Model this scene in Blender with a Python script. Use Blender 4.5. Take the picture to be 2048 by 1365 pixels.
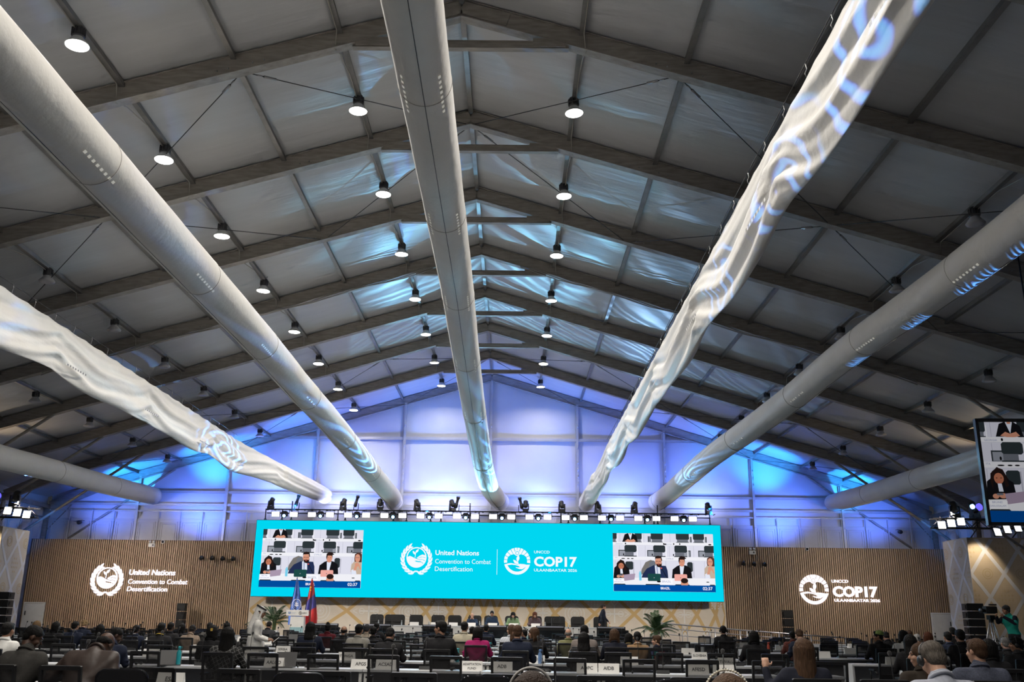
import bpy, math, random
from math import sin, cos, pi, atan2, sqrt, radians, tan
from mathutils import Vector, Matrix, Euler, Quaternion
random.seed(7)
S = bpy.context.scene
COL = S.collection
for o in list(bpy.data.objects): bpy.data.objects.remove(o)

# ---------------------------------------------------------------- camera
cam_d = bpy.data.cameras.new('camera'); cam = bpy.data.objects.new('camera', cam_d); COL.objects.link(cam)
cam_d.sensor_width = 36.0; cam_d.lens = 1885.27 * 36 / 2048; cam_d.clip_end = 500; cam_d.clip_start = .05
PIT, YAW, ROL = .2873, -.0035, .0119
_w = Vector((sin(YAW) * cos(PIT), cos(YAW) * cos(PIT), sin(PIT))); _r = Vector((cos(YAW), -sin(YAW), 0)); _u = _r.cross(_w)
_r2 = _r * cos(ROL) + _u * sin(ROL); _u2 = _u * cos(ROL) - _r * sin(ROL)
M3 = Matrix((_r2, _u2, -_w)).transposed()
cam.matrix_world = Matrix.Translation((1.336, 0, 1.52)) @ M3.to_4x4()
S.camera = cam
# ---------------------------------------------------------------- world, exposure
S.view_settings.view_transform = 'Standard'; S.view_settings.look = 'None'
S.view_settings.exposure = 0.0; S.view_settings.gamma = 1.0; S.view_settings.use_curve_mapping = False
W = bpy.data.worlds.new('world'); S.world = W; W.use_nodes = True
W.node_tree.nodes['Background'].inputs[0].default_value = (.05, .055, .07, 1)
W.node_tree.nodes['Background'].inputs[1].default_value = .4
S.cycles.max_bounces = 5; S.cycles.diffuse_bounces = 3; S.cycles.glossy_bounces = 2; S.cycles.transparent_max_bounces = 16
S.cycles.sample_clamp_indirect = 4; S.cycles.caustics_reflective = False; S.cycles.caustics_refractive = False
S.cycles.use_adaptive_sampling = True; S.cycles.adaptive_threshold = .1; S.cycles.adaptive_min_samples = 16; S.cycles.use_light_tree = True; S.cycles.use_denoising = True

# ---------------------------------------------------------------- lights of the hall (most of their fixtures are built below)
def look(o, target):
    d = Vector(target) - Vector(o.location); o.rotation_euler = d.to_track_quat('-Z', 'Y').to_euler()
def spot(name, loc, target, color, power, size, blend=.5, rad=.08):
    l = bpy.data.lights.new(name, 'SPOT'); l.color = color; l.energy = power; l.spot_size = radians(size); l.spot_blend = blend; l.shadow_soft_size = rad
    o = bpy.data.objects.new(name, l); COL.objects.link(o); o.location = loc; look(o, target); return o
def area(name, loc, target, color, power, sx, sy=None, spread=180, shape=None):
    l = bpy.data.lights.new(name, 'AREA'); l.color = color; l.energy = power
    l.shape = shape or ('RECTANGLE' if sy else 'SQUARE'); l.size = sx
    if sy: l.size_y = sy
    l.spread = radians(spread)
    o = bpy.data.objects.new(name, l); COL.objects.link(o); o.location = loc; look(o, target); return o
RIDGE, SLOPE = 15.01, .2991
def zr(x): return RIDGE - SLOPE * abs(x)
Y0 = 54.03
LAMPX = {'inner': 2.8, 'second': 7.67, 'third': 12.8, 'outer': 17.79}
LAMP_ROWS = [Y0 - 2.29 - 5 * k for k in range(0, 12)]
LAMP_POWER = 250
for k, y in enumerate(LAMP_ROWS):                       # the lit high bay lamps
    for x in (-2.8, 2.8, -7.67):
        if k == 0: pw = LAMP_POWER * .6
        else: pw = LAMP_POWER
        l = area('high_bay_light', (x, y, zr(x) - .075), (x, y, 0), (1, .93, .84), pw, .40, spread=150, shape='DISK')
# blue and cyan moving heads on the truss washing the gable and the first bay of the roof
for i, x in enumerate((-12, -8.6, -3.4, -1.6, 3.0, 7.4, 12)):
    area('gable_wash_light', (x, 52.9, 7.15), (x * 1.02, 54.1, 9.4), (.50, .55, 1), 52, 1.6, .3, 170)
for i, x in enumerate((-22, -16.5, -12, -7.6, -2.6, 2.6, 7.6, 12, 16.5, 22)):
    spot('gable_blue_light', (x, 51.9, 6.3 if abs(x) > 15 else 7.2), (x * .97, 54.1, 8.3 if abs(x) > 15 else 11.2), (.07, .18, 1), 1000 if abs(x) < 20 else 420, 130, .95, .3)
for i, x in enumerate((-20.5, -16, -10.5, -3.3, 3.3, 12, 16, 20.5)):
    spot('roof_cyan_light', (x, 51.2, 7.0 if abs(x) < 18 else 6.3), (x * .98, 53.2, zr(x) + .2), (.02, .30, 1), 3200 if abs(x) > 7 else 1300, 66, .9, .1)
WARM = (1, .90, .78)
for s in (-1, 1):                                        # floods on the side portals, light for the timber walls and the stage, added light on the rafters
    area('portal_wall_light', (s * 20.6, 43.0, 6.4), (s * 18.6, 52.5, 2.2), WARM, 175 if s < 0 else 120, 1.6, .5, 80)
    area('portal_stage_light', (s * 20.3, 42.6, 6.3), (s * 3.0, 51.5, 1.2), WARM, 300, 1.6, .5, 60)
    spot('portal_flood_light', (s * 22.55, 42.95, 5.50), (s * 22.5, 43.95, 3.9), (1, .84, .62), 150, 78, .5, .1)
    spot('added_rafter_light', (s * 21.4, 40.6, 7.3), (s * 18.5, 40.0, 9.8), (1, .72, .42), 130, 120, .9, .1)  # no fixture here: light added to warm the rafters above the truss
    spot('brace_blue_light', (s * 21.2, 46.5, 5.9), (s * 23.0, 49.0, 6.2), (.03, .25, 1), 500, 35, .5, .05)
def gobo(name, loc, target, color, power, size, scale, seed):
    """moving head with a swirl gobo: the pattern sits in the lamp"""
    o = spot(name, loc, target, color, power, size, .25, .02); l = o.data; l.use_nodes = True; nt = l.node_tree; e = nt.nodes['Emission']
    N = nt.nodes.new; L = nt.links.new
    tc = N('ShaderNodeTexCoord'); sp = N('ShaderNodeSeparateXYZ'); L(tc.outputs['Normal'], sp.inputs[0])
    d1 = N('ShaderNodeMath'); d1.operation = 'DIVIDE'; L(sp.outputs[0], d1.inputs[0]); L(sp.outputs[2], d1.inputs[1])
    d2 = N('ShaderNodeMath'); d2.operation = 'DIVIDE'; L(sp.outputs[1], d2.inputs[0]); L(sp.outputs[2], d2.inputs[1])
    cb = N('ShaderNodeCombineXYZ'); L(d1.outputs[0], cb.inputs[0]); L(d2.outputs[0], cb.inputs[1]); cb.inputs[2].default_value = seed
    w = N('ShaderNodeTexWave'); w.wave_type = 'RINGS'; w.rings_direction = 'Z'; w.inputs['Scale'].default_value = scale; w.inputs['Distortion'].default_value = 6; w.inputs['Detail'].default_value = 1; w.inputs['Detail Scale'].default_value = 1.2; w.inputs['Phase Offset'].default_value = seed
    L(cb.outputs[0], w.inputs['Vector'])
    r = N('ShaderNodeMapRange'); r.inputs[1].default_value = .62; r.inputs[2].default_value = .85; L(w.outputs['Fac'], r.inputs[0]); L(r.outputs[0], e.inputs['Strength'])
    cr = N('ShaderNodeValToRGB'); cr.color_ramp.elements[0].color = (.05, .05, 1, 1); cr.color_ramp.elements[1].color = (.12, .48, 1, 1); L(w.outputs['Fac'], cr.inputs[0]); cr.color_ramp.elements[0].position = .65
    L(cr.outputs[0], e.inputs['Color']); return o
G = (1, 1, 1)
for y_, z_, pw, sd in ((9.6, 8.3, 75000, 1.3), (13.9, 8.25, 55000, 4.1), (18.9, 8.3, 42000, 2.7), (27.5, 8.3, 9000, 6.2)):
    gobo('gobo_light', (-22.0, 42.9, 6.75), (5.7, y_, z_), G, pw, 3.9, 26, sd)
for y_, pw in ((16.2, 30000), (19.0, 24000), (21.8, 20000), (25.0, 16000), (29.0, 14000)): gobo('gobo_light', (21.2, 30.5, 5.2), (12.75 - max(0, y_ - 22) * .05, y_, 9.55), G, pw, 6.5, 30, y_)  # unseen source added for the strip along the duct edge, no fixture built
gobo('gobo_light', (-3.8, 50.85, 7.75), (-6.05, 38.6, 8.8), G, 16000, 15, 9, .6)
gobo('gobo_light', (1.9, 50.85, 7.75), (-.35, 43.5, 9.2), G, 5000, 24, 6, 3.0)
gobo('gobo_light', (-7.8, 50.85, 7.75), (-12, 42.5, 8.9), G, 8000, 18, 8, 5.0)
gobo('gobo_light', (7.9, 50.85, 7.75), (10.7, 43.5, 8.5), G, 4500, 11, 9, 7.7)
def streaks(loc, target, color, power, size, seed):
    o = gobo('streak_light', loc, target, color, power, size, 3.2, seed); nt = o.data.node_tree
    cb = [n for n in nt.nodes if n.bl_idname == 'ShaderNodeCombineXYZ'][0]; w = [n for n in nt.nodes if n.bl_idname == 'ShaderNodeTexWave'][0]
    w.wave_type = 'BANDS'; w.bands_direction = 'Y'; w.inputs['Distortion'].default_value = 9
    m = nt.nodes.new('ShaderNodeMapping'); m.inputs['Scale'].default_value = (.8, 3.5, 1); nt.links.new(cb.outputs[0], m.inputs[0]); nt.links.new(m.outputs[0], w.inputs['Vector'])
    r = [n for n in nt.nodes if n.bl_idname == 'ShaderNodeMapRange'][0]; r.inputs[1].default_value = .35; r.inputs[2].default_value = 1.0; r.inputs[3].default_value = .28
    c = [n for n in nt.nodes if n.bl_idname == 'ShaderNodeValToRGB'][0]; c.color_ramp.elements[0].color = (.45, .72, 1, 1); c.color_ramp.elements[1].color = color + (1,)
streaks((-2.0, 51.2, 7.6), (5.5, 27, 14.3), (.50, .84, 1), 4200, 60, .4)
streaks((2.0, 51.2, 7.6), (-6.5, 29, 14.0), (.50, .84, 1), 4200, 60, 2.4)
streaks((6.0, 51.2, 7.6), (13.0, 33, 12.0), (.6, .8, 1), 2600, 60, 3.4)

# ---------------------------------------------------------------- materials
MATS = {}
def mat(name, col, rough=.6, metal=0, emit=None, estr=1.0, noise=0, nscale=8, bump=0, bscale=40, alpha=None, spec=.5, sheen=0, stretch=None):
    if name in MATS: return MATS[name]
    m = bpy.data.materials.new(name); MATS[name] = m; m.use_nodes = True
    nt = m.node_tree; b = nt.nodes['Principled BSDF']
    c = tuple(col) + (1,)
    b.inputs['Base Color'].default_value = c; b.inputs['Roughness'].default_value = rough; b.inputs['Metallic'].default_value = metal
    b.inputs['Specular IOR Level'].default_value = spec
    if sheen: b.inputs['Sheen Weight'].default_value = sheen
    if emit is not None:
        b.inputs['Emission Color'].default_value = tuple(emit) + (1,); b.inputs['Emission Strength'].default_value = estr
    if noise or bump:
        tc = nt.nodes.new('ShaderNodeTexCoord'); mp = nt.nodes.new('ShaderNodeMapping'); nt.links.new(tc.outputs['Object'], mp.inputs[0])
        if stretch: mp.inputs['Scale'].default_value = stretch
    if noise:
        n = nt.nodes.new('ShaderNodeTexNoise'); n.inputs['Scale'].default_value = nscale; n.inputs['Detail'].default_value = 5
        nt.links.new(mp.outputs[0], n.inputs['Vector'])
        r = nt.nodes.new('ShaderNodeMapRange'); r.inputs[1].default_value = .3; r.inputs[2].default_value = .7
        r.inputs[3].default_value = 1 - noise; r.inputs[4].default_value = 1 + noise * .6
        nt.links.new(n.outputs['Fac'], r.inputs[0])
        v = nt.nodes.new('ShaderNodeVectorMath'); v.operation = 'SCALE'; v.inputs[0].default_value = col
        nt.links.new(r.outputs[0], v.inputs['Scale']); nt.links.new(v.outputs[0], b.inputs['Base Color'])
    if bump:
        n2 = nt.nodes.new('ShaderNodeTexNoise'); n2.inputs['Scale'].default_value = bscale; n2.inputs['Detail'].default_value = 3
        nt.links.new(mp.outputs[0], n2.inputs['Vector'])
        bp = nt.nodes.new('ShaderNodeBump'); bp.inputs['Strength'].default_value = bump; bp.inputs['Distance'].default_value = .05
        nt.links.new(n2.outputs['Fac'], bp.inputs['Height']); nt.links.new(bp.outputs[0], b.inputs['Normal'])
    if alpha is not None: b.inputs['Alpha'].default_value = alpha
    return m
def emis(name, col, s=1.0):
    if name in MATS: return MATS[name]
    m = bpy.data.materials.new(name); MATS[name] = m; m.use_nodes = True; nt = m.node_tree
    nt.nodes.remove(nt.nodes['Principled BSDF']); e = nt.nodes.new('ShaderNodeEmission')
    e.inputs[0].default_value = tuple(col) + (1,); e.inputs[1].default_value = s
    nt.links.new(e.outputs[0], nt.nodes['Material Output'].inputs[0]); return m
def lin(r, g, b):
    f = lambda c: (c / 255 / 12.92) if c / 255 <= .04045 else ((c / 255 + .055) / 1.055) ** 2.4
    return (f(r), f(g), f(b))

# ---------------------------------------------------------------- mesh builder
class MB:
    def __init__(s): s.v = []; s.f = []; s.m = []; s.sm = []
    def add(s, vs, fs, mi=0, smooth=False):
        b = len(s.v); s.v += [tuple(v) for v in vs]
        for f in fs: s.f.append(tuple(i + b for i in f)); s.m.append(mi); s.sm.append(smooth)
        return s
    def box(s, c, d, mi=0, R=None, taper=1.0):
        x, y, z = d[0] / 2, d[1] / 2, d[2] / 2
        vs = [Vector((sx * x * (taper if sz > 0 else 1), sy * y * (taper if sz > 0 else 1), sz * z)) for sz in (-1, 1) for sy in (-1, 1) for sx in (-1, 1)]
        if R is not None: vs = [R @ v for v in vs]
        c = Vector(c); vs = [v + c for v in vs]
        return s.add(vs, [(0, 2, 3, 1), (4, 5, 7, 6), (0, 1, 5, 4), (2, 6, 7, 3), (0, 4, 6, 2), (1, 3, 7, 5)], mi)
    def rbox(s, c, d, r=.02, mi=0, R=None, n=3):          # box with rounded corners in its x-z outline
        x, z = d[0] / 2 - r, d[2] / 2 - r; pts = []
        for (cx, cz, a0) in ((x, z, 0), (-x, z, 90), (-x, -z, 180), (x, -z, 270)):
            for k in range(n + 1):
                a = radians(a0 + 90 * k / n); pts.append((cx + r * cos(a), cz + r * sin(a)))
        N = len(pts); y = d[1] / 2; c = Vector(c)
        vs = [Vector((p[0], -y, p[1])) for p in pts] + [Vector((p[0], y, p[1])) for p in pts]
        if R is not None: vs = [R @ v for v in vs]
        vs = [v + c for v in vs]
        fs = [tuple(range(N)), tuple(range(2 * N - 1, N - 1, -1))] + [(i, i + N, (i + 1) % N + N, (i + 1) % N) for i in range(N)]
        return s.add(vs, fs, mi)
    def beam(s, a, b, w, h, mi=0, up=(0, 0, 1)):
        a, b = Vector(a), Vector(b); d = (b - a).normalized(); u = Vector(up); r = d.cross(u).normalized(); u = r.cross(d)
        vs = [p + r * sx * w / 2 + u * sz * h / 2 for p in (a, b) for sz in (-1, 1) for sx in (-1, 1)]
        return s.add(vs, [(0, 1, 3, 2), (4, 6, 7, 5), (0, 4, 5, 1), (2, 3, 7, 6), (0, 2, 6, 4), (1, 5, 7, 3)], mi)
    def tube(s, pts, r, n=8, mi=0, cap=True, smooth=True, closed=False):
        pts = [Vector(p) for p in pts]; rs = r if isinstance(r, (list, tuple)) else [r] * len(pts)
        vs = []; N = len(pts); prev = None
        for i, p in enumerate(pts):
            if closed: t = pts[(i + 1) % N] - pts[i - 1]
            else: t = pts[min(i + 1, N - 1)] - pts[max(i - 1, 0)]
            t.normalize()
            if prev is None:
                q = Vector((0, 0, 1)) if abs(t.z) < .9 else Vector((1, 0, 0))
                u = (q - t * q.dot(t)).normalized()
            else: u = (prev - t * prev.dot(t)).normalized()
            prev = u; w = t.cross(u)
            for k in range(n):
                a = 2 * pi * k / n; vs.append(p + (u * cos(a) + w * sin(a)) * rs[i])
        fs = []
        for i in range(N if closed else N - 1):
            j = (i + 1) % N
            for k in range(n):
                k2 = (k + 1) % n; fs.append((i * n + k, i * n + k2, j * n + k2, j * n + k))
        if cap and not closed: fs += [tuple(range(n - 1, -1, -1)), tuple(range((N - 1) * n, N * n))]
        return s.add(vs, fs, mi, smooth)
    def lathe(s, prof, n=24, c=(0, 0, 0), mi=0, smooth=True, T=None):
        vs = []; c = Vector(c)
        for (r, z) in prof:
            for k in range(n): vs.append(Vector((r * cos(2 * pi * k / n), r * sin(2 * pi * k / n), z)))
        if T is not None: vs = [T @ v for v in vs]
        vs = [v + c for v in vs]
        fs = []
        for i in range(len(prof) - 1):
            for k in range(n): fs.append((i * n + k, i * n + (k + 1) % n, (i + 1) * n + (k + 1) % n, (i + 1) * n + k))
        fs += [tuple(range(n - 1, -1, -1)), tuple(range((len(prof) - 1) * n, len(prof) * n))]
        return s.add(vs, fs, mi, smooth)
    def ell(s, c, r, mi=0, n=16, m=10, R=None):
        vs = [Vector((0, 0, -r[2]))]; c = Vector(c)
        for i in range(1, m):
            a = -pi / 2 + pi * i / m
            for k in range(n): vs.append(Vector((r[0] * cos(a) * cos(2 * pi * k / n), r[1] * cos(a) * sin(2 * pi * k / n), r[2] * sin(a))))
        vs.append(Vector((0, 0, r[2])))
        if R is not None: vs = [R @ v for v in vs]
        vs = [v + c for v in vs]; L = len(vs) - 1
        fs = [(0, 1 + (k + 1) % n, 1 + k) for k in range(n)]
        for i in range(m - 2):
            for k in range(n): fs.append((1 + i * n + k, 1 + i * n + (k + 1) % n, 1 + (i + 1) * n + (k + 1) % n, 1 + (i + 1) * n + k))
        b = 1 + (m - 2) * n
        fs += [(L, b + k, b + (k + 1) % n) for k in range(n)]
        return s.add(vs, fs, mi, True)
    def cap(s, a, b, ra, rb, n=12, mi=0):                  # tapered capsule
        a, b = Vector(a), Vector(b); d = (b - a); L = d.length
        if L < 1e-6: return s.ell(a, (ra, ra, ra), mi)
        d /= L; prof = []
        pts = []; rs = []
        for i in range(5):
            t = pi / 2 * (i / 4); pts.append(a - d * ra * cos(t)); rs.append(max(ra * sin(t), .0005))
        for i in range(5):
            t = pi / 2 * (i / 4); pts.append(b + d * rb * sin(t)); rs.append(max(rb * cos(t), .0005))
        return s.tube(pts, rs, n, mi)
    def poly(s, pts2, y=0, mi=0, O=(0, 0, 0), sc=1.0, depth=0, T=None):   # 2-D outline facing -Y
        O = Vector(O); P = [Vector((p[0] * sc, y, p[1] * sc)) for p in pts2]
        a2 = sum(P[i].x * P[(i + 1) % len(P)].z - P[(i + 1) % len(P)].x * P[i].z for i in range(len(P)))
        if a2 < 0: P.reverse()
        N = len(P)
        if depth:
            vs = P + [p + Vector((0, depth, 0)) for p in P]
            fs = [tuple(range(N))] + [(i + N, (i + 1) % N + N, (i + 1) % N, i) for i in range(N)] + [tuple(range(2 * N - 1, N - 1, -1))]
        else: vs = P; fs = [tuple(range(N))]
        if T is not None: vs = [T @ v for v in vs]
        return s.add([v + O for v in vs], fs, mi)
    def mesh(s, name, mats):
        me = bpy.data.meshes.new(name); me.from_pydata(s.v, [], s.f)
        for m in (mats if isinstance(mats, (list, tuple)) else [mats]): me.materials.append(m)
        me.polygons.foreach_set('material_index', s.m); me.polygons.foreach_set('use_smooth', s.sm); me.update(); return me
    def build(s, name, mats, parent=None, loc=None, rot=None):
        return link(name, s.mesh(name, mats), parent, loc, rot)
def link(name, me, parent=None, loc=None, rot=None):
    o = bpy.data.objects.new(name, me); COL.objects.link(o)
    if parent is not None: o.parent = parent
    if loc is not None: o.location = loc
    if rot is not None: o.rotation_euler = rot
    return o
def tag(o, label, cat=None, group=None, kind=None):
    if label: o['label'] = label
    if cat: o['category'] = cat
    if group: o['group'] = group
    if kind: o['kind'] = kind
    return o
def empty(name, loc=(0, 0, 0), rz=0, label=None, cat=None, group=None, kind=None):
    o = bpy.data.objects.new(name, None); COL.objects.link(o); o.location = loc; o.rotation_euler = (0, 0, rz); o.empty_display_size = .1
    return tag(o, label, cat, group, kind)
def struct(name, mb, mats, label, cat='structure', parent=None):
    o = mb.build(name, mats, parent); return tag(o, label, cat, None, 'structure')
def copy_tree(o, parent=None):
    c = o.copy(); COL.objects.link(c)
    if parent is not None: c.parent = parent; c.matrix_parent_inverse = o.matrix_parent_inverse
    for ch in list(o.children): copy_tree(ch, c)
    return c
def ev(o):
    dg = bpy.context.evaluated_depsgraph_get(); dg.update()
    return bpy.data.meshes.new_from_object(o.evaluated_get(dg))
_tcache = {}
def text_geo(body, size=1.0, bold=0.0, width=None, align='LEFT', depth=0.0, shear=0):
    k = (body, size, bold, width, align, depth, shear)
    if k in _tcache: return _tcache[k]
    cu = bpy.data.curves.new('t', 'FONT'); cu.body = body.replace('|', '\n'); cu.size = size; cu.offset = bold * size; cu.align_x = align; cu.resolution_u = 3
    cu.extrude = depth / 2; cu.shear = shear; cu.space_line = .8
    o = bpy.data.objects.new('t', cu); COL.objects.link(o); me = ev(o)
    vs = [v.co.copy() for v in me.vertices]; fs = [tuple(p.vertices) for p in me.polygons]
    bpy.data.objects.remove(o); bpy.data.meshes.remove(me)
    if width and vs:
        x0 = min(v.x for v in vs); x1 = max(v.x for v in vs); f = width / (x1 - x0)
        for v in vs:
            if align == 'LEFT': v.x = (v.x - x0) * f
            else: v.x = (v.x - (x0 + x1) / 2) * f
    _tcache[k] = (vs, fs); return vs, fs
def add_text(mb, body, O, size, mi=0, bold=0.0, width=None, align='LEFT', depth=0, T=None, shear=0):
    vs, fs = text_geo(body, size, bold, width, align, depth, shear)     # text plane x-z facing -Y
    out = [Vector((v.x, -v.z, v.y)) for v in vs]
    if T is not None: out = [T @ v for v in out]
    O = Vector(O); mb.add([v + O for v in out], fs, mi)

# common materials
m_white = mat('painted_white', (.72, .72, .70), .5, noise=.06, nscale=4)
m_alu = mat('anodised_aluminium', (.24, .235, .23), .45, .55, noise=.18, nscale=3, bump=.05)
m_beam = mat('weathered_aluminium_beam', (.31, .285, .255), .62, .15, noise=.28, nscale=2.2, stretch=(1, 3, 6))
m_roof = mat('roof_fabric', (.50, .51, .53), .40, noise=.06, nscale=.7, bump=.5, bscale=1.0, stretch=(.35, 3.2, 1), spec=.6)
m_gable = mat('gable_fabric', (.62, .62, .64), .8, noise=.05, nscale=.5, bump=.2, bscale=1.5)
m_duct = mat('duct_fabric', (.70, .685, .65), .75, noise=.05, nscale=1.2, bump=.25, bscale=6, sheen=.2)
m_cloth = mat('slack_duct_cloth', (.74, .73, .70), .55, noise=.04, nscale=2, bump=.15, bscale=9, sheen=.3)
m_blackp = mat('black_plastic', (.012, .012, .013), .42)
m_blackm = mat('black_metal', (.015, .015, .017), .35, .6)
m_dkgrey = mat('dark_grey_metal', (.09, .09, .092), .45, .6)
m_cable = mat('grey_cable', (.03, .03, .032), .6)
m_cablelt = mat('pale_cable', (.35, .33, .3), .6)
m_steel = mat('brushed_steel', (.35, .35, .36), .35, .8)
m_desk = mat('white_desk_laminate', (.70, .72, .74), .28, noise=.03, nscale=3)
m_chairfab = mat('black_chair_fabric', (.012, .012, .013), .85, sheen=.2)
m_card = mat('white_card', (.80, .79, .76), .55)
m_ink = mat('black_ink', (.01, .01, .012), .6)
m_carpet = mat('dark_carpet', (.06, .06, .066), .95, noise=.25, nscale=30, bump=.3, bscale=200)
m_lampon = emis('lit_lamp_glass', (1, .96, .9), 9)
m_lampoff = mat('unlit_lamp_glass', (.50, .50, .52), .35)
m_lamph = mat('lamp_housing', (.11, .11, .115), .5, .5, noise=.2, nscale=20)

# ================================================================ the hall
YB, YF = 54.3, -9.0
fl = MB(); fl.add([(-26, YF, 0), (26, YF, 0), (26, YB, 0), (-26, YB, 0)], [(0, 1, 2, 3)])
struct('floor', fl, m_carpet, 'dark grey carpet floor of the hall', 'floor')
def roof_side(s):
    mb = MB(); nx, ny = 60, 130; vs = []
    for j in range(ny + 1):
        y = YF + (YB - YF) * j / ny
        ph = ((y - Y0) / 5.0) % 1.0
        for i in range(nx + 1):
            x = 25.3 * i / nx
            sag = .06 * sin(pi * ph) * (0.6 + .4 * abs(sin(pi * ((x / 2.5) % 1))))
            vs.append((s * x, y, zr(x) + .50 - sag + .012 * sin(x * 7.1 + y * .9) * sin(pi * ph)))
    fs = [(j * (nx + 1) + i, j * (nx + 1) + i + 1, (j + 1) * (nx + 1) + i + 1, (j + 1) * (nx + 1) + i) for j in range(ny) for i in range(nx)]
    if s > 0: fs = [f[::-1] for f in fs]
    mb.add(vs, fs, 0, True)
    return mb
struct('ceiling', roof_side(-1), m_roof, 'grey fabric roof slope on the side of the slack banner-like duct and lit lamps', 'ceiling')['label'] = 'grey fabric roof slope over the wreath logo wall side'
struct('ceiling', roof_side(1), m_roof, 'grey fabric roof slope over the hanging video screen side', 'ceiling')
ORD = ['first', 'second', 'third', 'fourth', 'fifth', 'sixth', 'seventh', 'eighth', 'ninth', 'tenth', 'eleventh', 'twelfth', 'thirteenth', 'fourteenth', 'fifteenth', 'sixteenth', 'seventeenth', 'eighteenth', 'nineteenth', 'twentieth', 'twenty-first', 'twenty-second', 'twenty-third', 'twenty-fourth', 'twenty-fifth', 'twenty-sixth', 'twenty-seventh', 'twenty-eighth', 'twenty-ninth', 'thirtieth']
# rafters: tapered I-like box beams, with collar tie and knee braces as parts
for k in range(0, 12):
    y = Y0 - 5 * k; mb = MB()
    for s in (-1, 1):
        a = (0, y, zr(0) + .225); b = (s * 22.2, y, zr(22.2) + .225); c = (s * 24.95, y, zr(25.0) - .15)
        mb.beam(a, b, .20, .45); mb.beam((s * .0, y, zr(0) + .0), b[:2] + (b[2] - .225,), .27, .03); mb.beam((0, y, zr(0) + .44), (b[0], y, b[2] + .215), .27, .03)
        mb.beam(b, c, .20, .55)
        mb.beam((s * .02, y - .12, zr(0) + .22), (s * 1.1, y - .12, zr(1.1) + .22), .02, .34)      # apex splice plate
    r = struct('rafter', mb, m_beam, ('gable end rafter of the tent against the back wall' if k == 0 else '%s tent rafter counted from the back gable' % ORD[k]), 'rafter')
    for s in (-1, 1):
        cb = MB(); cb.box((s * 25.08, y, 3.75), (.24, .30, 7.5)); tag(cb.build('column', m_beam, r), None, None, None, 'structure')
        kb = MB(); kb.tube([(s * 18.1, y, zr(18.1) + .0), (s * 24.9, y, 4.75)], .07, 8); kb.tube([(s * 24.95, y, 6.1), (s * 23.2, y, zr(23.2) + .1)], .03, 6)
        tag(kb.build('brace', m_beam, r), None, None, None, 'structure')
    if k > 0:
        tb = MB(); zt = zr(2.45) + .0
        tb.box((0, y, zt), (5.0, .10, .16)); tb.box((0, y, zt - .09), (5.0, .16, .02)); tb.box((0, y, zt + .09), (4.6, .16, .02))
        for s in (-1, 1): tb.box((s * 2.05, y - .11, zt + .03), (.75, .02, .22))
        tag(tb.build('collar_tie', m_beam, r), None, None, None, 'structure')
        bb = MB()
        for s in (-1, 1):
            for x in (5.0, 10.0, 15.0):
                for dx in (-.5, -.25, .3, .55):
                    xx = x + dx; bb.tube([(s * xx, y - .10, zr(xx) + .12), (s * xx, y - .135, zr(xx) + .12)], .018, 6)
        tag(bb.build('bolt', m_steel, r), None, None, None, 'structure')
# purlins: one beam per line, lapped over every bay
PX = [0, 2.8, 5.2, 7.67, 10.15, 12.8, 15.2, 17.79, 20.2, 22.6]
for i, x in enumerate(PX):
    for s in ((1,) if x == 0 else (-1, 1)):
        mb = MB()
        for k in range(0, 13):
            ya, yb = Y0 - 5 * k - .11, max(Y0 - 5 * (k + 1) + .11, YF)
            if ya < YF: break
            mb.beam((s * x, ya, zr(x) + .40), (s * x, yb, zr(x) + .40), .09, .12)
            mb.beam((s * x, ya, zr(x) + .335), (s * x, yb, zr(x) + .335), .13, .015)
        side = 'ridge purlin along the peak of the tent' if x == 0 else '%s roof purlin out from the ridge on the %s side' % (ORD[i - 1], 'wreath logo' if s < 0 else 'video screen')
        struct('purlin', mb, m_alu, side, 'purlin')
# bracing cables
def cablemb(a, b, r=.012, sag=0):
    mb = MB(); a, b = Vector(a), Vector(b); n = 10 if sag else 1
    pts = [a.lerp(b, i / n) - Vector((0, 0, sag * 4 * (i / n) * (1 - i / n))) for i in range(n + 1)]
    mb.tube(pts, r, 5); return mb
def P_(x, k): return (x, Y0 - 5 * k, zr(x) + .02)
BR = []
for k0 in (1, 6):
    for s in (-1, 1):
        BR += [((s * 5, k0 + 1), (0, k0)), ((s * 5, k0 + 1), (s * 10, k0)), ((s * 15, k0 + 1), (s * 10, k0)), ((s * 15, k0 + 1), (s * 20, k0)),
               ((0, k0), (s * 5, k0 - 1)), ((s * 10, k0), (s * 5, k0 - 1)), ((s * 10, k0), (s * 15, k0 - 1)), ((s * 20, k0), (s * 15, k0 - 1))]
for i, ((xa, ka), (xb, kb)) in enumerate(BR):
    a, b = Vector(P_(xa, ka)), Vector(P_(xb, kb)); mb = cablemb(a, b)
    o = mb.build('bracing_cable', m_cable)
    CN = {(5, 0): 'lowest slope from the ridge', (0, 5): 'running down from the ridge', (5, 10): 'second from the ridge', (10, 5): 'second from the ridge', (15, 10): 'third from the ridge', (10, 15): 'third from the ridge', (15, 20): 'fourth from the ridge', (20, 15): 'fourth from the ridge'}[(abs(int(xa)), abs(int(xb)))]
    tag(o, 'bracing cable %s, %s, %s' % (CN.replace('lowest slope', 'first'), ('gable end' if max(ka, kb) < 4 else 'over the desks') + (' wreath side' if (xa + xb) < 0 else ' screen side'), 'back bay' if (ka, kb) in ((2, 1), (7, 6)) else 'front bay'), 'cable', 'roof bracing cables')
    d = (b - a).normalized(); tb = MB(); c = a.lerp(b, .1) if ka > 0 else a
    tb.tube([c - d * .16, c + d * .16], .035, 6); tb.tube([c - d * .34, c - d * .22], .022, 6); tb.build('turnbuckle', m_steel, o)

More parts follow.
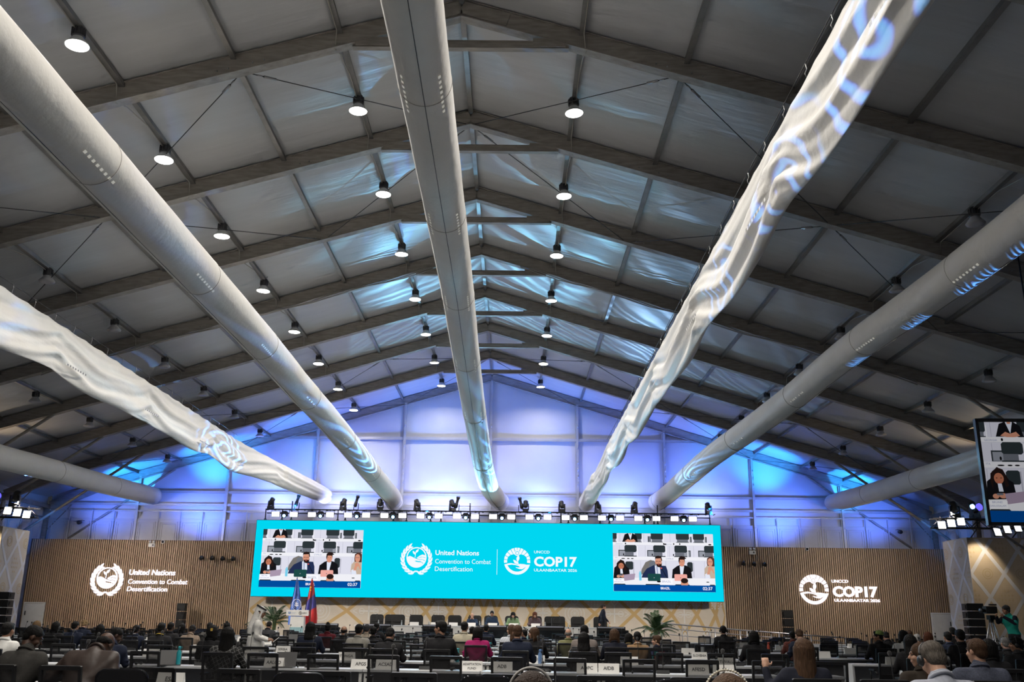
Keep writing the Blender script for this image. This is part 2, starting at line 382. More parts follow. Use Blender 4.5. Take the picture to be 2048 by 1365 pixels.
# lamp cables looping along the purlins
for s, x, nm in ((-1, 2.8, 'inner lamp row by the wreath logo side'), (1, 2.8, 'inner lamp row by the video screen side'), (-1, 7.67, 'second lamp row by the wreath logo side'), (-1, 12.8, 'unlit lamp row by the wreath logo side'), (1, 12.8, 'unlit lamp row by the video screen side')):
    mb = MB(); pts = []
    for k in range(0, 11):
        y = Y0 - 5 * k
        pts += [(s * (x + .04), y - .3, zr(x) + .28), (s * (x + .1), y - .05, zr(x) - .06), (s * (x + .06), y + .4, zr(x) + .1), (s * (x + .05), y + 1.6, zr(x) + .30)] if k else [(s * x, y - 2, zr(x) + .3)]
    pts.sort(key=lambda p: p[1]); mb.tube(pts, .014, 5)
    tag(mb.build('lamp_cable', m_cablelt), 'pale supply cable looping along the ' + nm, 'cable')
for s in (-1, 1):                                         # bundle of cables on the fifth rafter
    mb = MB()
    for q in range(3):
        mb.tube([(s * (1.5 + i * .7), Y0 - 20 - .16 - .02 * q, zr(1.5 + i * .7) - (.02 + .05 * q) + .05 * sin(i * 1.3 + q)) for i in range(22)], .018, 5)
    tag(mb.build('cable_bundle', m_cablelt), 'bundle of grey cables slung under a rafter on the %s side' % ('wreath logo' if s < 0 else 'video screen'), 'cable')

# ---------------------------------------------------------------- gable wall
m_post = mat('pale_aluminium', (.50, .50, .50), .4, .3, noise=.08, nscale=3)
def gable():
    mb = MB()
    for b in range(-5, 5):
        x0, x1 = b * 5.0, b * 5.0 + 5.0
        zc = lambda x: zr(x) + .3
        bands = [(5.3, 7.55), (7.55, 8.32)]
        top = [8.32, 11.55] if -15 <= x0 < 15 and min(zc(x0), zc(x1)) > 11.7 else [8.32]
        if len(top) == 2: bands.append((8.32, 11.55))
        vs_last = top[-1]; n = 14
        for (za, zb) in bands + [(vs_last, None)]:
            vs = []
            for j in range(n + 1):
                for i in range(n + 1):
                    u, v = i / n, j / n; x = x0 + 5 * u
                    zt = zb if zb is not None else max(zc(x), za + .01)
                    z = za + (zt - za) * v
                    bu = .10 * sin(pi * u) ** .7 * sin(pi * v) ** .7 if zb is None or zb - za > 1 else .04 * sin(pi * u)
                    if za < 6: bu = 0
                    z2 = z - (.10 * sin(pi * u) if v == 0 and za > 8 else 0)
                    vs.append((x, 54.16 - bu, z2 if za > 8 and v == 0 else z))
            mb.add(vs, [(j * (n + 1) + i, j * (n + 1) + i + 1, (j + 1) * (n + 1) + i + 1, (j + 1) * (n + 1) + i) for j in range(n) for i in range(n)], 0, True)
    mb.add([(-25.3, 54.2, 0), (25.3, 54.2, 0), (25.3, 54.2, 5.3), (-25.3, 54.2, 5.3)], [(0, 1, 2, 3)])
    return mb
wb = struct('wall_back', gable(), m_gable, 'white fabric gable wall lit blue above the stage', 'wall')
for x in range(-20, 25, 5):
    mb = MB(); mb.box((x, 54.0, (zr(x) + .1) / 2), (.13, .16, zr(x) + .1)); mb.box((x - .1, 54.04, (zr(x)) / 2), (.05, .06, zr(x)))
    for z in (8.9, 9.3, 9.7, 10.1, 11.0, 12.2): 
        if z < zr(x) - .5: mb.tube([(x + .02, 53.9, z), (x + .02, 53.9, z + .18)], .03, 6)
    tag(mb.build('post', m_post, wb), None, None, None, 'structure')
for za, xa, xb, dep in ((11.52, -15, 15, .12), (8.30, -20, 20, .10), (7.58, -25, 25, .10), (7.2, -25, 25, .05)):
    mb = MB()
    mb.box(((xa + xb) / 2, 54.02, za), (xb - xa, .1, dep)); mb.box(((xa + xb) / 2, 53.98, za - dep * .7), (xb - xa, .04, .03))
    tag(mb.build('rail', m_post, wb), None, None, None, 'structure')
m_panel = mat('moulded_wall_panel', (.50, .50, .54), .5, noise=.05, nscale=2)
def hard_panel(mb, x, y, w, z0, z1, side=None):
    def tr(px, py, pz): return (px, py, pz) if side is None else (side * 25.2 - side * (y - py), px, pz)
    def bx(c, d):
        if side is None: mb.box(c, d)
        else: mb.box((side * 25.2 - side * (y - c[1]), c[0], c[2]), (d[1], d[0], d[2]))
    bx((x, y, (z0 + z1) / 2), (w - .06, .05, z1 - z0))
    h = z1 - z0
    for (f, t) in ((.80, .05), (.62, .03)):
        a = w * f / 2; zc = (z0 + z1) / 2 - .05; b = (h * (.86 if f > .7 else .74)) / 2
        for (c, d) in (((x, y - .035, zc + b), (2 * a, t, .05)), ((x, y - .035, zc - b), (2 * a, t, .05)), ((x - a, y - .035, zc), (.05, t, 2 * b)), ((x + a, y - .035, zc), (.05, t, 2 * b))): bx(c, d)
for b in range(-20, 20):
    x = b * 1.25 + .625; mb = MB(); hard_panel(mb, x, 54.05, 1.22, 5.0, 6.75); mb.box((x + .62, 53.98, 5.95), (.05, .07, 2.6))
    mb.box((x + .62, 53.94, 6.62), (.14, .04, .04)); tag(mb.build('panel', m_panel, wb), None, None, None, 'structure')
# side walls
for s, nm in ((-1, 'wall_left'), (1, 'wall_right')):
    mb = MB(); mb.add([(s * 25.3, YF, 0), (s * 25.3, YB, 0), (s * 25.3, YB, 8.3), (s * 25.3, YF, 8.3)], [(0, 1, 2, 3)])
    w = struct(nm, mb, m_gable, 'white fabric side wall of the tent behind the %s' % ('wreath logo side portal' if s < 0 else 'video screen'), 'wall')
    for k in range(0, 8):
        y = Y0 - 1.25 * (k + .5) - .2; pb = MB(); hard_panel(pb, y, 54.05, 1.2, 4.6, 6.6, s); tag(pb.build('panel', m_panel, w), None, None, None, 'structure')
    eb = MB(); eb.beam((s * 25.0, YF, 7.35), (s * 25.0, Y0, 7.35), .16, .2); eb.beam((s * 25.15, YF, 6.75), (s * 25.15, Y0, 6.75), .06, .08); tag(eb.build('rail', m_alu, w), None, None, None, 'structure')
mb = MB(); mb.add([(-25.3, YF, 0), (25.3, YF, 0), (25.3, YF, 7.6), (0, YF, 15.4), (-25.3, YF, 7.6)], [(0, 1, 2, 3, 4)])
struct('wall_front', mb, m_gable, 'white fabric gable wall behind the camera', 'wall')

# ---------------------------------------------------------------- slatted timber walls beside the stage
m_slat = mat('oak_slat', (.46, .32, .20), .55, noise=.15, nscale=3, stretch=(8, 8, .4))
m_slatback = mat('dark_slat_backing', (.05, .035, .025), .85)
for s, nm in ((-1, 'wall_stage_left'), (1, 'wall_stage_right')):
    mb = MB(); xa, xb = 12.7, 25.0
    mb.box((s * (xa + xb) / 2, 52.62, 2.73), (xb - xa, .10, 5.46))
    w = struct(nm, mb, m_slatback, 'timber slatted wall carrying the %s' % ('wreath logo' if s < 0 else 'sunburst hand logo'), 'wall')
    sl = MB(); n = 107
    for i in range(n):
        x = s * (xa + .06 + i * (xb - xa - .06) / n); sl.box((x, 52.54, 2.725), (.072, .06, 5.45))
    tag(sl.build('slats', m_slat, w), None, None, None, 'structure')
# white doors in the slatted walls
for i, (s, hx) in enumerate(((-1, .42), (1, .42))):
    x = s * 24.27; mb = MB(); mb.box((x, 52.46, 1.02), (.98, .05, 2.04))
    d = struct('door_%d' % (i + 1), mb, m_white, 'white door in the slatted wall at its outer end, on the %s side' % ('wreath logo' if s < 0 else 'sunburst logo'), 'door')
    fr = MB(); fr.box((x, 52.46, 2.085), (1.14, .09, .07)); fr.box((x - .53, 52.46, 1.04), (.07, .09, 2.09)); fr.box((x + .53, 52.46, 1.04), (.07, .09, 2.09))
    tag(fr.build('frame', m_white, d), None, None, None, 'structure')
    hb = MB(); hx_ = x + s * -.0 + (-.42 if s < 0 else .42); hb.box((hx_, 52.40, 1.55), (.03, .05, .22)); tag(hb.build('handle', m_blackm, d), 'black door handle', None, None, 'structure')

# ---------------------------------------------------------------- patterned print: beige with lattice of tan or white bands
m_print = mat('beige_print', (.60, .54, .46), .6, noise=.06, nscale=1.5)
m_print2 = mat('warm_beige_print', (.62, .50, .35), .6, noise=.12, nscale=.9)
m_tan = mat('tan_print', (.52, .36, .16), .6); m_pale = mat('pale_grey_print', (.66, .65, .63), .6); m_tan2 = mat('light_tan_print', (.56, .44, .27), .6)
m_whiteband = mat('white_band_print', (.70, .70, .73), .6)
def seg2(a, b, w):
    dx, dz = b[0] - a[0], b[1] - a[1]; L = sqrt(dx * dx + dz * dz); nx, nz = -dz / L * w / 2, dx / L * w / 2
    return [(a[0] + nx, a[1] + nz), (b[0] + nx, b[1] + nz), (b[0] - nx, b[1] - nz), (a[0] - nx, a[1] - nz)]
def clip_poly(p, z0, z1):
    for (lim, sg) in ((z0, 1), (z1, -1)):
        q = []
        for i in range(len(p)):
            a, b = p[i], p[(i + 1) % len(p)]; ia, ib = sg * (a[1] - lim) >= 0, sg * (b[1] - lim) >= 0
            if ia: q.append(a)
            if ia != ib:
                t = (lim - a[1]) / (b[1] - a[1]); q.append((a[0] + t * (b[0] - a[0]), lim))
        p = q
        if len(p) < 3: return None
    return p
def ring2(c, r0, r1, n=20, a0=0, a1=360):
    out = []
    for i in range(n):
        a, b = radians(a0 + (a1 - a0) * i / n), radians(a0 + (a1 - a0) * (i + 1) / n)
        out.append([(c[0] + r0 * cos(a), c[1] + r0 * sin(a)), (c[0] + r1 * cos(a), c[1] + r1 * sin(a)), (c[0] + r1 * cos(b), c[1] + r1 * sin(b)), (c[0] + r0 * cos(b), c[1] + r0 * sin(b))])
    return out
bd = MB(); bd.box((0, 52.45, 1.6), (25.5, .1, 3.2))
back = bd.build('stage_backdrop', m_print); tag(back, 'beige patterned backdrop with tan diamond lattice below the cyan screen', 'backdrop', None, 'structure')
pxs = [-11.9, -10.2, -8.0, -7.6 + .35, -5.15, -3.3, -1.95, -.9, -.1, .6, 1.28, 2.2, 3.15, 4.45, 6.8, 8.9, 10.85, 12.15, 13.0]
XC = [-12.7, -10.35, -7.95 + .45, -5.15, -3.27, -1.95, -.95, -.18, .5, 1.4, 2.35, 3.6, 5.75, 7.85, 9.85, 11.2, 12.2, 12.75]
bn = MB(); mo = MB(); pl = MB()
ZM = 1.86
for i in range(len(XC) - 1):
    a, b = XC[i], XC[i + 1]; m = (a + b) / 2; H = .95
    for sg in (-1, 1):
        for q in (((a, ZM), (m, ZM + sg * H)), ((m, ZM + sg * H), (b, ZM))):
            p = clip_poly(seg2(q[0], q[1], .17), .5, 3.1)
            if p: bn.poly([(min(max(x, -12.72), 12.72), z) for x, z in p], 52.394 - .0008 * ((len(bn.f)) % 5), 0)
    w = b - a
    if w > 1.2:                                          # motifs inside the wider diamonds
        if i % 2:
            for r in (.18, .34, .50):
                for q in ring2((m, ZM), r * min(1, w / 2), r * min(1, w / 2) + .035): mo.poly(q, 52.391)
            for k in range(8): mo.poly(seg2((m, ZM), (m + .16 * cos(k * pi / 4), ZM + .16 * sin(k * pi / 4)), .02), 52.391)
        else:
            mo.poly(seg2((m, ZM - .45), (m, ZM + .45), .07), 52.391); mo.poly(seg2((m - w * .22, ZM), (m + w * .22, ZM), .07), 52.391)
            for sx in (-1, 1):
                for q in ring2((m + sx * w * .16, ZM), .12, .15): mo.poly(q, 52.391)
                mo.poly(seg2((m + sx * w * .36, ZM), (m + sx * w * .26, ZM + .12), .03), 52.391); mo.poly(seg2((m + sx * w * .36, ZM), (m + sx * w * .26, ZM - .12), .03), 52.391)
    if w > .8:
        for sg in (-1, 1):                               # small nested lozenges on the band peaks
            zz = ZM + sg * .62 if sg > 0 else ZM - .95
            for (r, mm) in ((.20, 1), (.05, 1)):
                L = [(m - r, zz), (m, zz + r), (m + r, zz), (m, zz - r)]
                for t in range(4): pl.poly(seg2(L[t], L[(t + 1) % 4], .045), 52.388)
        for t in range(5):                               # little scale pattern around each crossing
            for u in range(3):
                x_, z_ = b - .35 + t * .17, ZM + .34 + u * .13
                if abs(x_ - b) < (z_ - ZM) * .8: pl.poly([(x_ - .04, z_), (x_, z_ + .045), (x_ + .04, z_), (x_, z_ - .045)], 52.389)
bn.build('tan_bands', m_tan, back); mo.build('grey_motifs', m_pale, back); pl.build('pale_lozenges', m_pale, back)
# side portals
for s in (-1, 1):
    mb = MB(); mb.box((s * 23.75, 45.25, 2.68), (3.25, 2.5, 5.36))
    nm = 'wreath logo' if s < 0 else 'sunburst logo'
    p = mb.build('portal_pier', m_print2); tag(p, 'tall box pier covered in beige patterned print, on the %s side of the stage' % nm, 'pier', None, 'structure')
    # X pattern on the face towards the desks and on the inner flank
    fb, tb, ib, it = MB(), MB(), MB(), MB()
    wcell, hcell = 1.5, 2.1
    def lattice(xa, xb, draw, zoff=0.0):
        n = int((xb - xa) / wcell) + 1
        for i in range(-1, n + 1):
            for j in range(-1, 3):
                cx, cz = xa + (i + .5) * wcell, .6 + zoff + j * hcell
                for (dx, dz) in ((wcell / 2, hcell / 2), (-wcell / 2, hcell / 2), (wcell / 2, -hcell / 2), (-wcell / 2, -hcell / 2)):
                    q = clip_poly(seg2((cx, cz), (cx + dx, cz + dz), .16), 0, 5.3)
                    if not q: continue
                    q = [(z, x) for x, z in q]; q = clip_poly(q, xa, xb)
                    if q: draw([(x, z) for z, x in q], 0)
                for r in (.10, .20):
                    for q in ring2((cx, cz + hcell / 2 - .25 + .25), r, r + .05, 14):
                        if all(xa < x < xb and 0 < z < 5.3 for x, z in q): draw(q, 1)
                for t in range(4):
                    for u in range(4):
                        x_, z_ = cx + wcell / 2 + (t - 1.5) * .16, cz + (u - 1.5) * .2
                        if abs(t - 1.5) + abs(u - 1.5) < 2.2:
                            q = [(x_ - .05, z_), (x_, z_ + .07), (x_ + .05, z_), (x_, z_ - .07)]
                            if all(xa < a < xb and 0 < b < 5.3 for a, b in q): draw(q, 1)
    lo, hi = (22.13, 25.35)
    def df(q, k): (fb if k == 0 else tb).poly([(s * x, z) for x, z in q], 43.996 - .001 * k - .001 * (len(fb.f) % 5))
    lattice(lo, hi, df)
    RT = Matrix.Rotation(-pi / 2 * s, 4, 'Z')
    def di(q, k):
        B = (ib if k == 0 else it); pts = [Vector((s * (22.12 - .001 * k - .001 * (len(ib.f) % 5)), y, z)) for y, z in q]
        B.add(pts, [tuple(range(len(pts)))])
    lattice(44.02, 46.48, di, 1.0)
    fb.build('white_bands', m_whiteband, p); tb.build('tan_motifs', m_tan2, p)
    q = MB(); q.box((s * 22.128, 45.25, 2.68), (.02, 2.52, 5.37)); q = q.build('flank_cladding', m_print, p)
    for o in (ib, it):
        for i, v in enumerate(o.v): o.v[i] = (v[0] - s * .012, v[1], v[2])
    ib.build('white_bands', m_whiteband, p); it.build('tan_motifs', m_tan2, p)

# ---------------------------------------------------------------- ducts
def duct_mesh(path, R=.5, n=40, wr=.012):
    # path: list of centre points, resampled with a Catmull-Rom
    P = [Vector(p) for p in path]; P = [P[0] * 2 - P[1]] + P + [P[-1] * 2 - P[-2]]; C = []
    for i in range(1, len(P) - 2):
        L = (P[i + 1] - P[i]).length; m = max(2, int(L / .3))
        for t in range(m):
            u = t / m; a, b, c, d = P[i - 1], P[i], P[i + 1], P[i + 2]
            C.append(.5 * ((2 * b) + (c - a) * u + (2 * a - 5 * b + 4 * c - d) * u * u + (3 * b - a - 3 * c + d) * u ** 3))
    C.append(P[-2]); return C
def inflated(name, path, label, seam_side=0, R=.5, noz=True, first=0):
    C = duct_mesh(path); rnd = random.Random(hash(name) % 99 + first)
    mb = MB(); rs = []
    for i, c in enumerate(C):
        far = max(0, (c.y - 42) / 12)
        rs.append(R * (1 + .006 * sin(c.y * 2.1) - (.02 * far * (1 + sin(c.y * 9)) / 2)))
    n = 40; b0 = len(mb.v); mb.tube(C, rs, n, 0, True)
    root = mb.build(name, m_duct); tag(root, label, 'air duct')
    # bottom seam
    sm = MB(); pts = [c + Vector((seam_side * R * sin(radians(18)), 0, -R * cos(radians(18)) - .0)) if seam_side else c + Vector((0.02, 0, -R - .002)) for c in C]
    sm.tube(pts, .008, 5); sm.build('seam', m_cable, root)
    rg = MB()
    y = 3.0
    for i, c in enumerate(C):
        if c.y >= y:
            y = c.y + 6.1; t = (C[min(i + 1, len(C) - 1)] - C[max(i - 1, 0)]).normalized(); q = Vector((0, 0, 1)); u = (q - t * q.dot(t)).normalized(); w = t.cross(u)
            rg = MB(); rg.tube([c + (u * cos(2 * pi * k / 36) + w * sin(2 * pi * k / 36)) * (R + .004) for k in range(36)], .008, 5, closed=True)
            rg.build('hoop_seam', m_cablelt, root)
    if noz:
        y = 8.5
        while y < 47:
            for side in (-1, 1):
                vs = []; fs = []; ms = []
                for k in range(17):
                    yy = y + k * .085; c = min(C, key=lambda p: abs(p.y - yy)); d1 = radians(42) * side
                    for da in (-.055, .055): a = d1 + da; vs.append(Vector((c.x, yy, c.z)) + Vector((sin(a), 0, -cos(a))) * (R * 1.006 + .004))
                    if k: fs.append((2 * k - 2, 2 * k - 1, 2 * k + 1, 2 * k)); ms.append(k % 2)
                nz = MB(); nz.add(vs, fs, 0); nz.m = ms; nz.build('nozzle_strip', [m_duct, m_nozzleglow], root)
            y += 6.1
    return root
m_nozzleglow = mat('glowing_nozzle', (.9, .87, .78), .5, emit=(.9, .87, .75), estr=.25)  # nozzles get a faint glow of their own in the material
ctr = [(-.40, -8, 11.0), (-.35, 6, 11.02), (-.38, 13, 11.05), (-.42, 20, 11.15), (-.45, 27, 11.2), (-.47, 32, 10.95), (-.44, 37, 10.5), (-.36, 42, 9.85), (-.22, 46.5, 9.0), (.02, 50.0, 8.3), (.32, 52.2, 8.05), (.62, 53.72, 7.87)]
inflated('air_duct', ctr, 'white inflated fabric duct running along the middle of the roof', 0)
bl = [(-6.5, -8, 9.5), (-6.45, 8, 9.52), (-6.45, 20, 9.56), (-6.5, 28, 9.62), (-6.42, 33, 9.45), (-6.2, 38, 9.2), (-5.95, 43, 8.8), (-5.75, 47, 8.45), (-5.5, 51, 8.1), (-5.38, 52.4, 7.95), (-5.4, 53.72, 7.8)]
inflated('air_duct', bl, 'large inflated white duct between the middle duct and the slack hanging one', -1, first=3)
r2 = [(12.6, -8, 10.0), (12.55, 10, 10.0), (12.5, 22, 10.02), (12.2, 29, 10.0), (11.85, 35, 9.7), (11.3, 39, 9.35), (10.6, 43.5, 8.95), (10.1, 48, 8.5), (9.75, 51.5, 8.15), (9.44, 53.72, 7.97)]
inflated('air_duct', r2, 'inflated white duct to the video screen side of the slack twisted duct', 1, first=5)
ol = [(-19.0, 4, 6.9), (-19.0, 20, 7.1), (-19.0, 32, 7.3), (-19.0, 41, 7.58), (-19.0, 47, 7.75), (-19.05, 53.72, 8.0)]
inflated('air_duct', ol, 'outermost inflated duct ending above the wreath logo wall', -1, R=.48, noz=False, first=8)
orr = [(19.3, 4, 7.0), (19.3, 20, 7.3), (19.3, 32, 7.5), (19.3, 41, 7.68), (19.3, 47, 7.8), (19.4, 53.72, 8.05)]
inflated('air_duct', orr, 'outermost inflated duct passing behind the hanging video screen', 1, R=.48, noz=False, first=9)

def slack(name, label, X, zt, H, ys, endp, seed, amp=.15):
    """deflated duct: hangs from a wire by its top edge; two skins, gathered folds, closing to a round end"""
    rnd = random.Random(seed); C = []; n = int((ys[1] - ys[0]) / .08); m = 30; vs = []
    folds = [(rnd.uniform(.28, .9), rnd.uniform(0, 6.28), rnd.uniform(-1.3, 1.3), rnd.uniform(.3, 1)) for _ in range(7)]
    rows = []
    for i in range(n + 1):
        y = ys[0] + (ys[1] - ys[0]) * i / n; e = max(0, (y - (endp[0])) / (ys[1] - endp[0])); e = e * e * (3 - 2 * e)
        x0 = X + (endp[1] - X) * e; ztop = zt + (endp[2] + .45 - zt) * e
        hgt = H * (1 + .10 * sin(pi * (((y + seed) % 7.3) / 7.3)) + .03 * sin(y * 1.17)) * (1 - e) + .9 * e
        thick = (.16 + .07 * sin(y * .8 + seed)) * (1 - e) + .42 * e
        ring = []
        for k in range(2 * m):
            a = 2 * pi * k / (2 * m); v = (1 - cos(a)) / 2            # 0 at the top edge, 1 at the bottom
            side = sin(a); belly = thick * (v ** .55 if e < .5 else 1)
            f = 0
            Lh = 7.3; t = ((y + seed) % Lh) / Lh; cr = 4 * t * (1 - t)          # swags between the tighter ties
            for (fr, ph, sl, am) in folds: f += am * sin(fr * .9 * y + ph + sl * 5 * v) * .35
            ph2 = 2 * pi * (2.1 * v - .75 * cr + .05 * sin(y * 1.9)) + .6 * sin(y * .31 + seed)
            g = sin(ph2) * .8 + .35 * sin(2.3 * ph2 + y * .6); cv = (1 - t if t < .5 else t) ; gat = max(0, cv - .86) * 7 * sin(26 * v + 3 * y)
            sw = (sin(pi * v) ** .7) * amp * (.40 * f + .55 * g + .25 * gat) * (1 - .6 * e)
            drape = .10 * sin(pi * (y % 1.22) / 1.22) * max(0, .25 - v) * 4 * (1 - e)
            ring.append((x0 + side * belly + sw, y, ztop - v * hgt - drape * .35))
        rows.append(ring)
    N = 2 * m
    for r in rows: vs += r
    fs = [(i * N + k, i * N + (k + 1) % N, (i + 1) * N + (k + 1) % N, (i + 1) * N + k) for i in range(n) for k in range(N)]
    fs += [tuple(range(N)), tuple(range((n + 1) * N - 1, n * N - 1, -1))]
    mb = MB(); mb.add(vs, fs, 0, True); root = mb.build(name, m_cloth); tag(root, label, 'air duct')
    wr = MB(); wr.tube([(X, ys[0], zt + .22), (X, endp[0] + 1, zt + .20)], .008, 5); wr.build('suspension_wire', m_cable, root)
    hk = MB(); y = ys[0] + .3
    while y < endp[0] + 1:
        hk.tube([(X, y, zt + .22), (X + .015, y, zt + .12), (X - .015, y + .02, zt + .05), (X, y, zt - .02)], .009, 5); y += 1.22
    hk.build('hook', m_steel, root)
    y = ys[0] + 2
    while y < 46:
        sd = 1 if X < 0 else -1; vs = []; fs = []
        for k in range(17):
            vs += [(X + sd * .27, y + k * .085, zt - H * .80), (X + sd * .27, y + k * .085, zt - H * .84)]
            if k: fs.append((2 * k - 2, 2 * k - 1, 2 * k + 1, 2 * k))
        nz = MB(); nz.add(vs, fs, 0); nz.m = [k % 2 for k in range(16)]; nz.build('nozzle_strip', [m_cloth, m_alu], root); y += 6.1
    return root
slack('air_duct', 'slack white cloth duct hanging in folds over the wreath logo side', -12.0, 9.68, 1.42, (-6, 53.7), (44, -9.35, 8.1), 3)
slack('air_duct', 'slack twisted cloth duct hanging between the middle and the video screen side ducts', 5.72, 9.5, 1.52, (-6, 53.7), (43, 5.45, 7.85), 8)

# ---------------------------------------------------------------- high bay lamps
def lamp(on):
    r = empty('high_bay_lamp')
    hb = MB(); hb.lathe([(.02, .44), (.10, .44), (.115, .40), (.115, .24), (.13, .20), (.10, .18)], 20)
    for k in range(14):
        a = 2 * pi * k / 14; hb.box((.125 * cos(a), .125 * sin(a), .31), (.035, .012, .17), R=Matrix.Rotation(a, 3, 'Z'))
    hb.build('housing', m_lamph, r)
    sh = MB(); sh.lathe([(.105, .20), (.13, .15), (.19, .075), (.235, .02), (.240, .0), (.232, .0), (.18, .07), (.11, .16)], 28); sh.build('reflector', m_white if on else m_lampoff, r)
    gl = MB(); gl.lathe([(.001, -.012), (.12, -.014), (.225, -.005), (.228, .008), (.001, .01)], 28); gl.build('glass', m_lampon if on else m_lampoff, r)
    hk = MB(); hk.tube([(0, 0, .44), (0, 0, .50), (.02, 0, .53), (0, 0, .56), (0, 0, .60)], .012, 6); hk.tube([(.05, 0, .46), (.08, .05, .53), (.02, .03, .60)], .006, 5); hk.build('hook', m_steel, r)
    return r
protos = {True: lamp(True), False: lamp(False)}; used = {True: False, False: False}
def put_lamp(on, x, y, label, group):
    o = protos[on] if not used[on] else copy_tree(protos[on]); used[on] = True
    o.location = (x, y, zr(x) - .06 - (.0)); o.rotation_euler = (random.uniform(-.04, .04), random.uniform(-.04, .04), random.uniform(0, 6)); tag(o, label, 'lamp', group)
side_n = {-1: 'wreath logo', 1: 'video screen'}
for k, y in enumerate(LAMP_ROWS):
    for (x, on, rn) in ((-2.8, True, 'inner'), (2.8, True, 'inner'), (-7.67, True, 'second'), (-12.8, False, 'third'), (12.8, False, 'third'), (-17.79, False, 'outer'), (17.79, False, 'outer'), (-22.6, False, 'eaves')):
        if rn == 'eaves' and k > 1: continue
        if rn == 'outer' and k > 4: continue
        if rn == 'third' and k > 7: continue
        s = 1 if x > 0 else -1
        put_lamp(on, x, y, '%s high bay lamp, %s from the gable, %s row, %s side' % ('lit' if on else 'unlit', ORD[k], rn, side_n[s]), ('lit' if on else 'unlit') + ' high bay lamps')

# ================================================================ emblems as 2-D outlines (unit radius)
def arc(c, r, a0, a1, n=18): return [(c[0] + r * cos(radians(a0 + (a1 - a0) * i / n)), c[1] + r * sin(radians(a0 + (a1 - a0) * i / n))) for i in range(n + 1)]
def leaf2(base, tip, w, n=8):
    bx, bz = base; dx, dz = tip[0] - bx, tip[1] - bz; L = sqrt(dx * dx + dz * dz); nx, nz = -dz / L, dx / L; A = []; B = []
    for i in range(n + 1):
        t = i / n; h = w * sin(pi * t) ** .8 * (1 - .25 * t); A.append((bx + dx * t + nx * h, bz + dz * t + nz * h)); B.append((bx + dx * t - nx * h, bz + dz * t - nz * h))
    return A + B[::-1][1:-1]
def wreath_emblem():
    out = ring2((0, .13), .555, .625, 40)
    # hand and fields inside the ring, cut into bands so that the gaps show the ground
    C = (0, .13); r = .56
    lo = arc(C, r, 178, 318, 20)                          # palm: left rim round the bottom
    palm = lo + [(.30, -.16), (.12, -.155), (.02, -.14), (-.12, -.09), (-.02, -.06), (.10, -.09), (.22, -.10), (.05, .02), (-.10, .08), (-.28, .17), (-.42, .22)]
    out.append(palm)
    out.append([(-.1, .03), (.08, -.06), (.22, -.08), (.3, -.13)] + arc(C, r, 322, 338, 5) + [(.36, .0), (.18, -.02), (-.02, .05)])
    out.append([(.02, .07), (.17, .01), (.34, .03)] + arc(C, r, 342, 357, 5) + [(.34, .15), (.16, .10)])
    out.append([(.0, .10), (.10, .10), (.30, .18)] + arc(C, r, 0, 14, 5) + [(.36, .31), (.2, .24)])
    out += [seg2((-.09, .12), (-.06, .40), .035), leaf2((-.07, .30), (-.25, .52), .07), leaf2((-.07, .40), (.12, .64), .075)]
    for s in (-1, 1):
        for i in range(9):
            a = radians(-78 + i * 16.5); c = (.87 * cos(a), .02 + .88 * sin(a)); a2 = a + .33
            tipo = (1.0 * cos(a2), .02 + 1.02 * sin(a2)); tipi = (.76 * cos(a2), .02 + .78 * sin(a2))
            b = (.86 * cos(a - .06), .02 + .87 * sin(a - .06))
            for t in (tipo, tipi): out.append([(s * x, z) for x, z in leaf2(b, t, .07, 6)])
        out.append([(s * x, z) for x, z in [(-.02, -.74), (.30, -.84), (.36, -.80), (.14, -.70), (.02, -.66)]])
        out.append([(s * x, z) for x, z in [(.0, -.70), (-.22, -.90), (-.30, -.86), (-.06, -.66)]])
    return out
def sun_emblem():
    out = []
    def rin(a): d = abs(90 - a); return .46 + .30 * min(1, max(0, d - 12) / 55) ** .8
    edges = [-10, 7, 24, 42, 60, 76, 104, 120, 138, 156, 173, 190]
    for i in range(len(edges) - 1):
        a, b = edges[i] + 1.6, edges[i + 1] - 1.6
        if edges[i] == 76:
            out.append(arc((0, 0), 1, a, 88.8, 5) + arc((0, 0), .84, 88.8, a, 5)); out.append(arc((0, 0), 1, 91.2, b, 5) + arc((0, 0), .84, b, 91.2, 5)); out.append(arc((0, 0), .84, a, b, 8) + arc((0, 0), .80, b, a, 8)); continue
        out.append(arc((0, 0), 1, a, b, 6) + [(rin(t) * cos(radians(t)), rin(t) * sin(radians(t))) for t in (b, (a + b) / 2, a)])
    out += ring2((0, .60), .0, .09, 12) + ring2((0, .60), .155, .215, 18)
    for k in range(8): out.append(arc((.12 * cos(k * pi / 4), .60 + .12 * sin(k * pi / 4)), .026, 0, 360, 6)[:-1])
    out.append(arc((0, 0), 1, -14, -166, 24) + arc((0, .02), .80, -158, -22, 18))
    out.append([(-.96, -.25), (-.72, -.18), (-.45, -.15), (-.18, -.20), (.02, -.27), (.2, -.2), (.5, -.22), (.74, -.26), (.96, -.25), (.74, -.36), (.55, -.5), (.38, -.6), (.15, -.58), (-.06, -.5), (-.12, -.44), (.06, -.47), (.24, -.45), (.1, -.36), (-.1, -.30), (-.4, -.26), (-.66, -.30)])
    out.append(leaf2((.02, -.02), (.10, .44), .13)); out.append(leaf2((.04, -.22), (-.30, .10), .11)); out.append(seg2((.08, -.24), (.03, .0), .07))
    return out
WREATH, SUN = wreath_emblem(), sun_emblem()

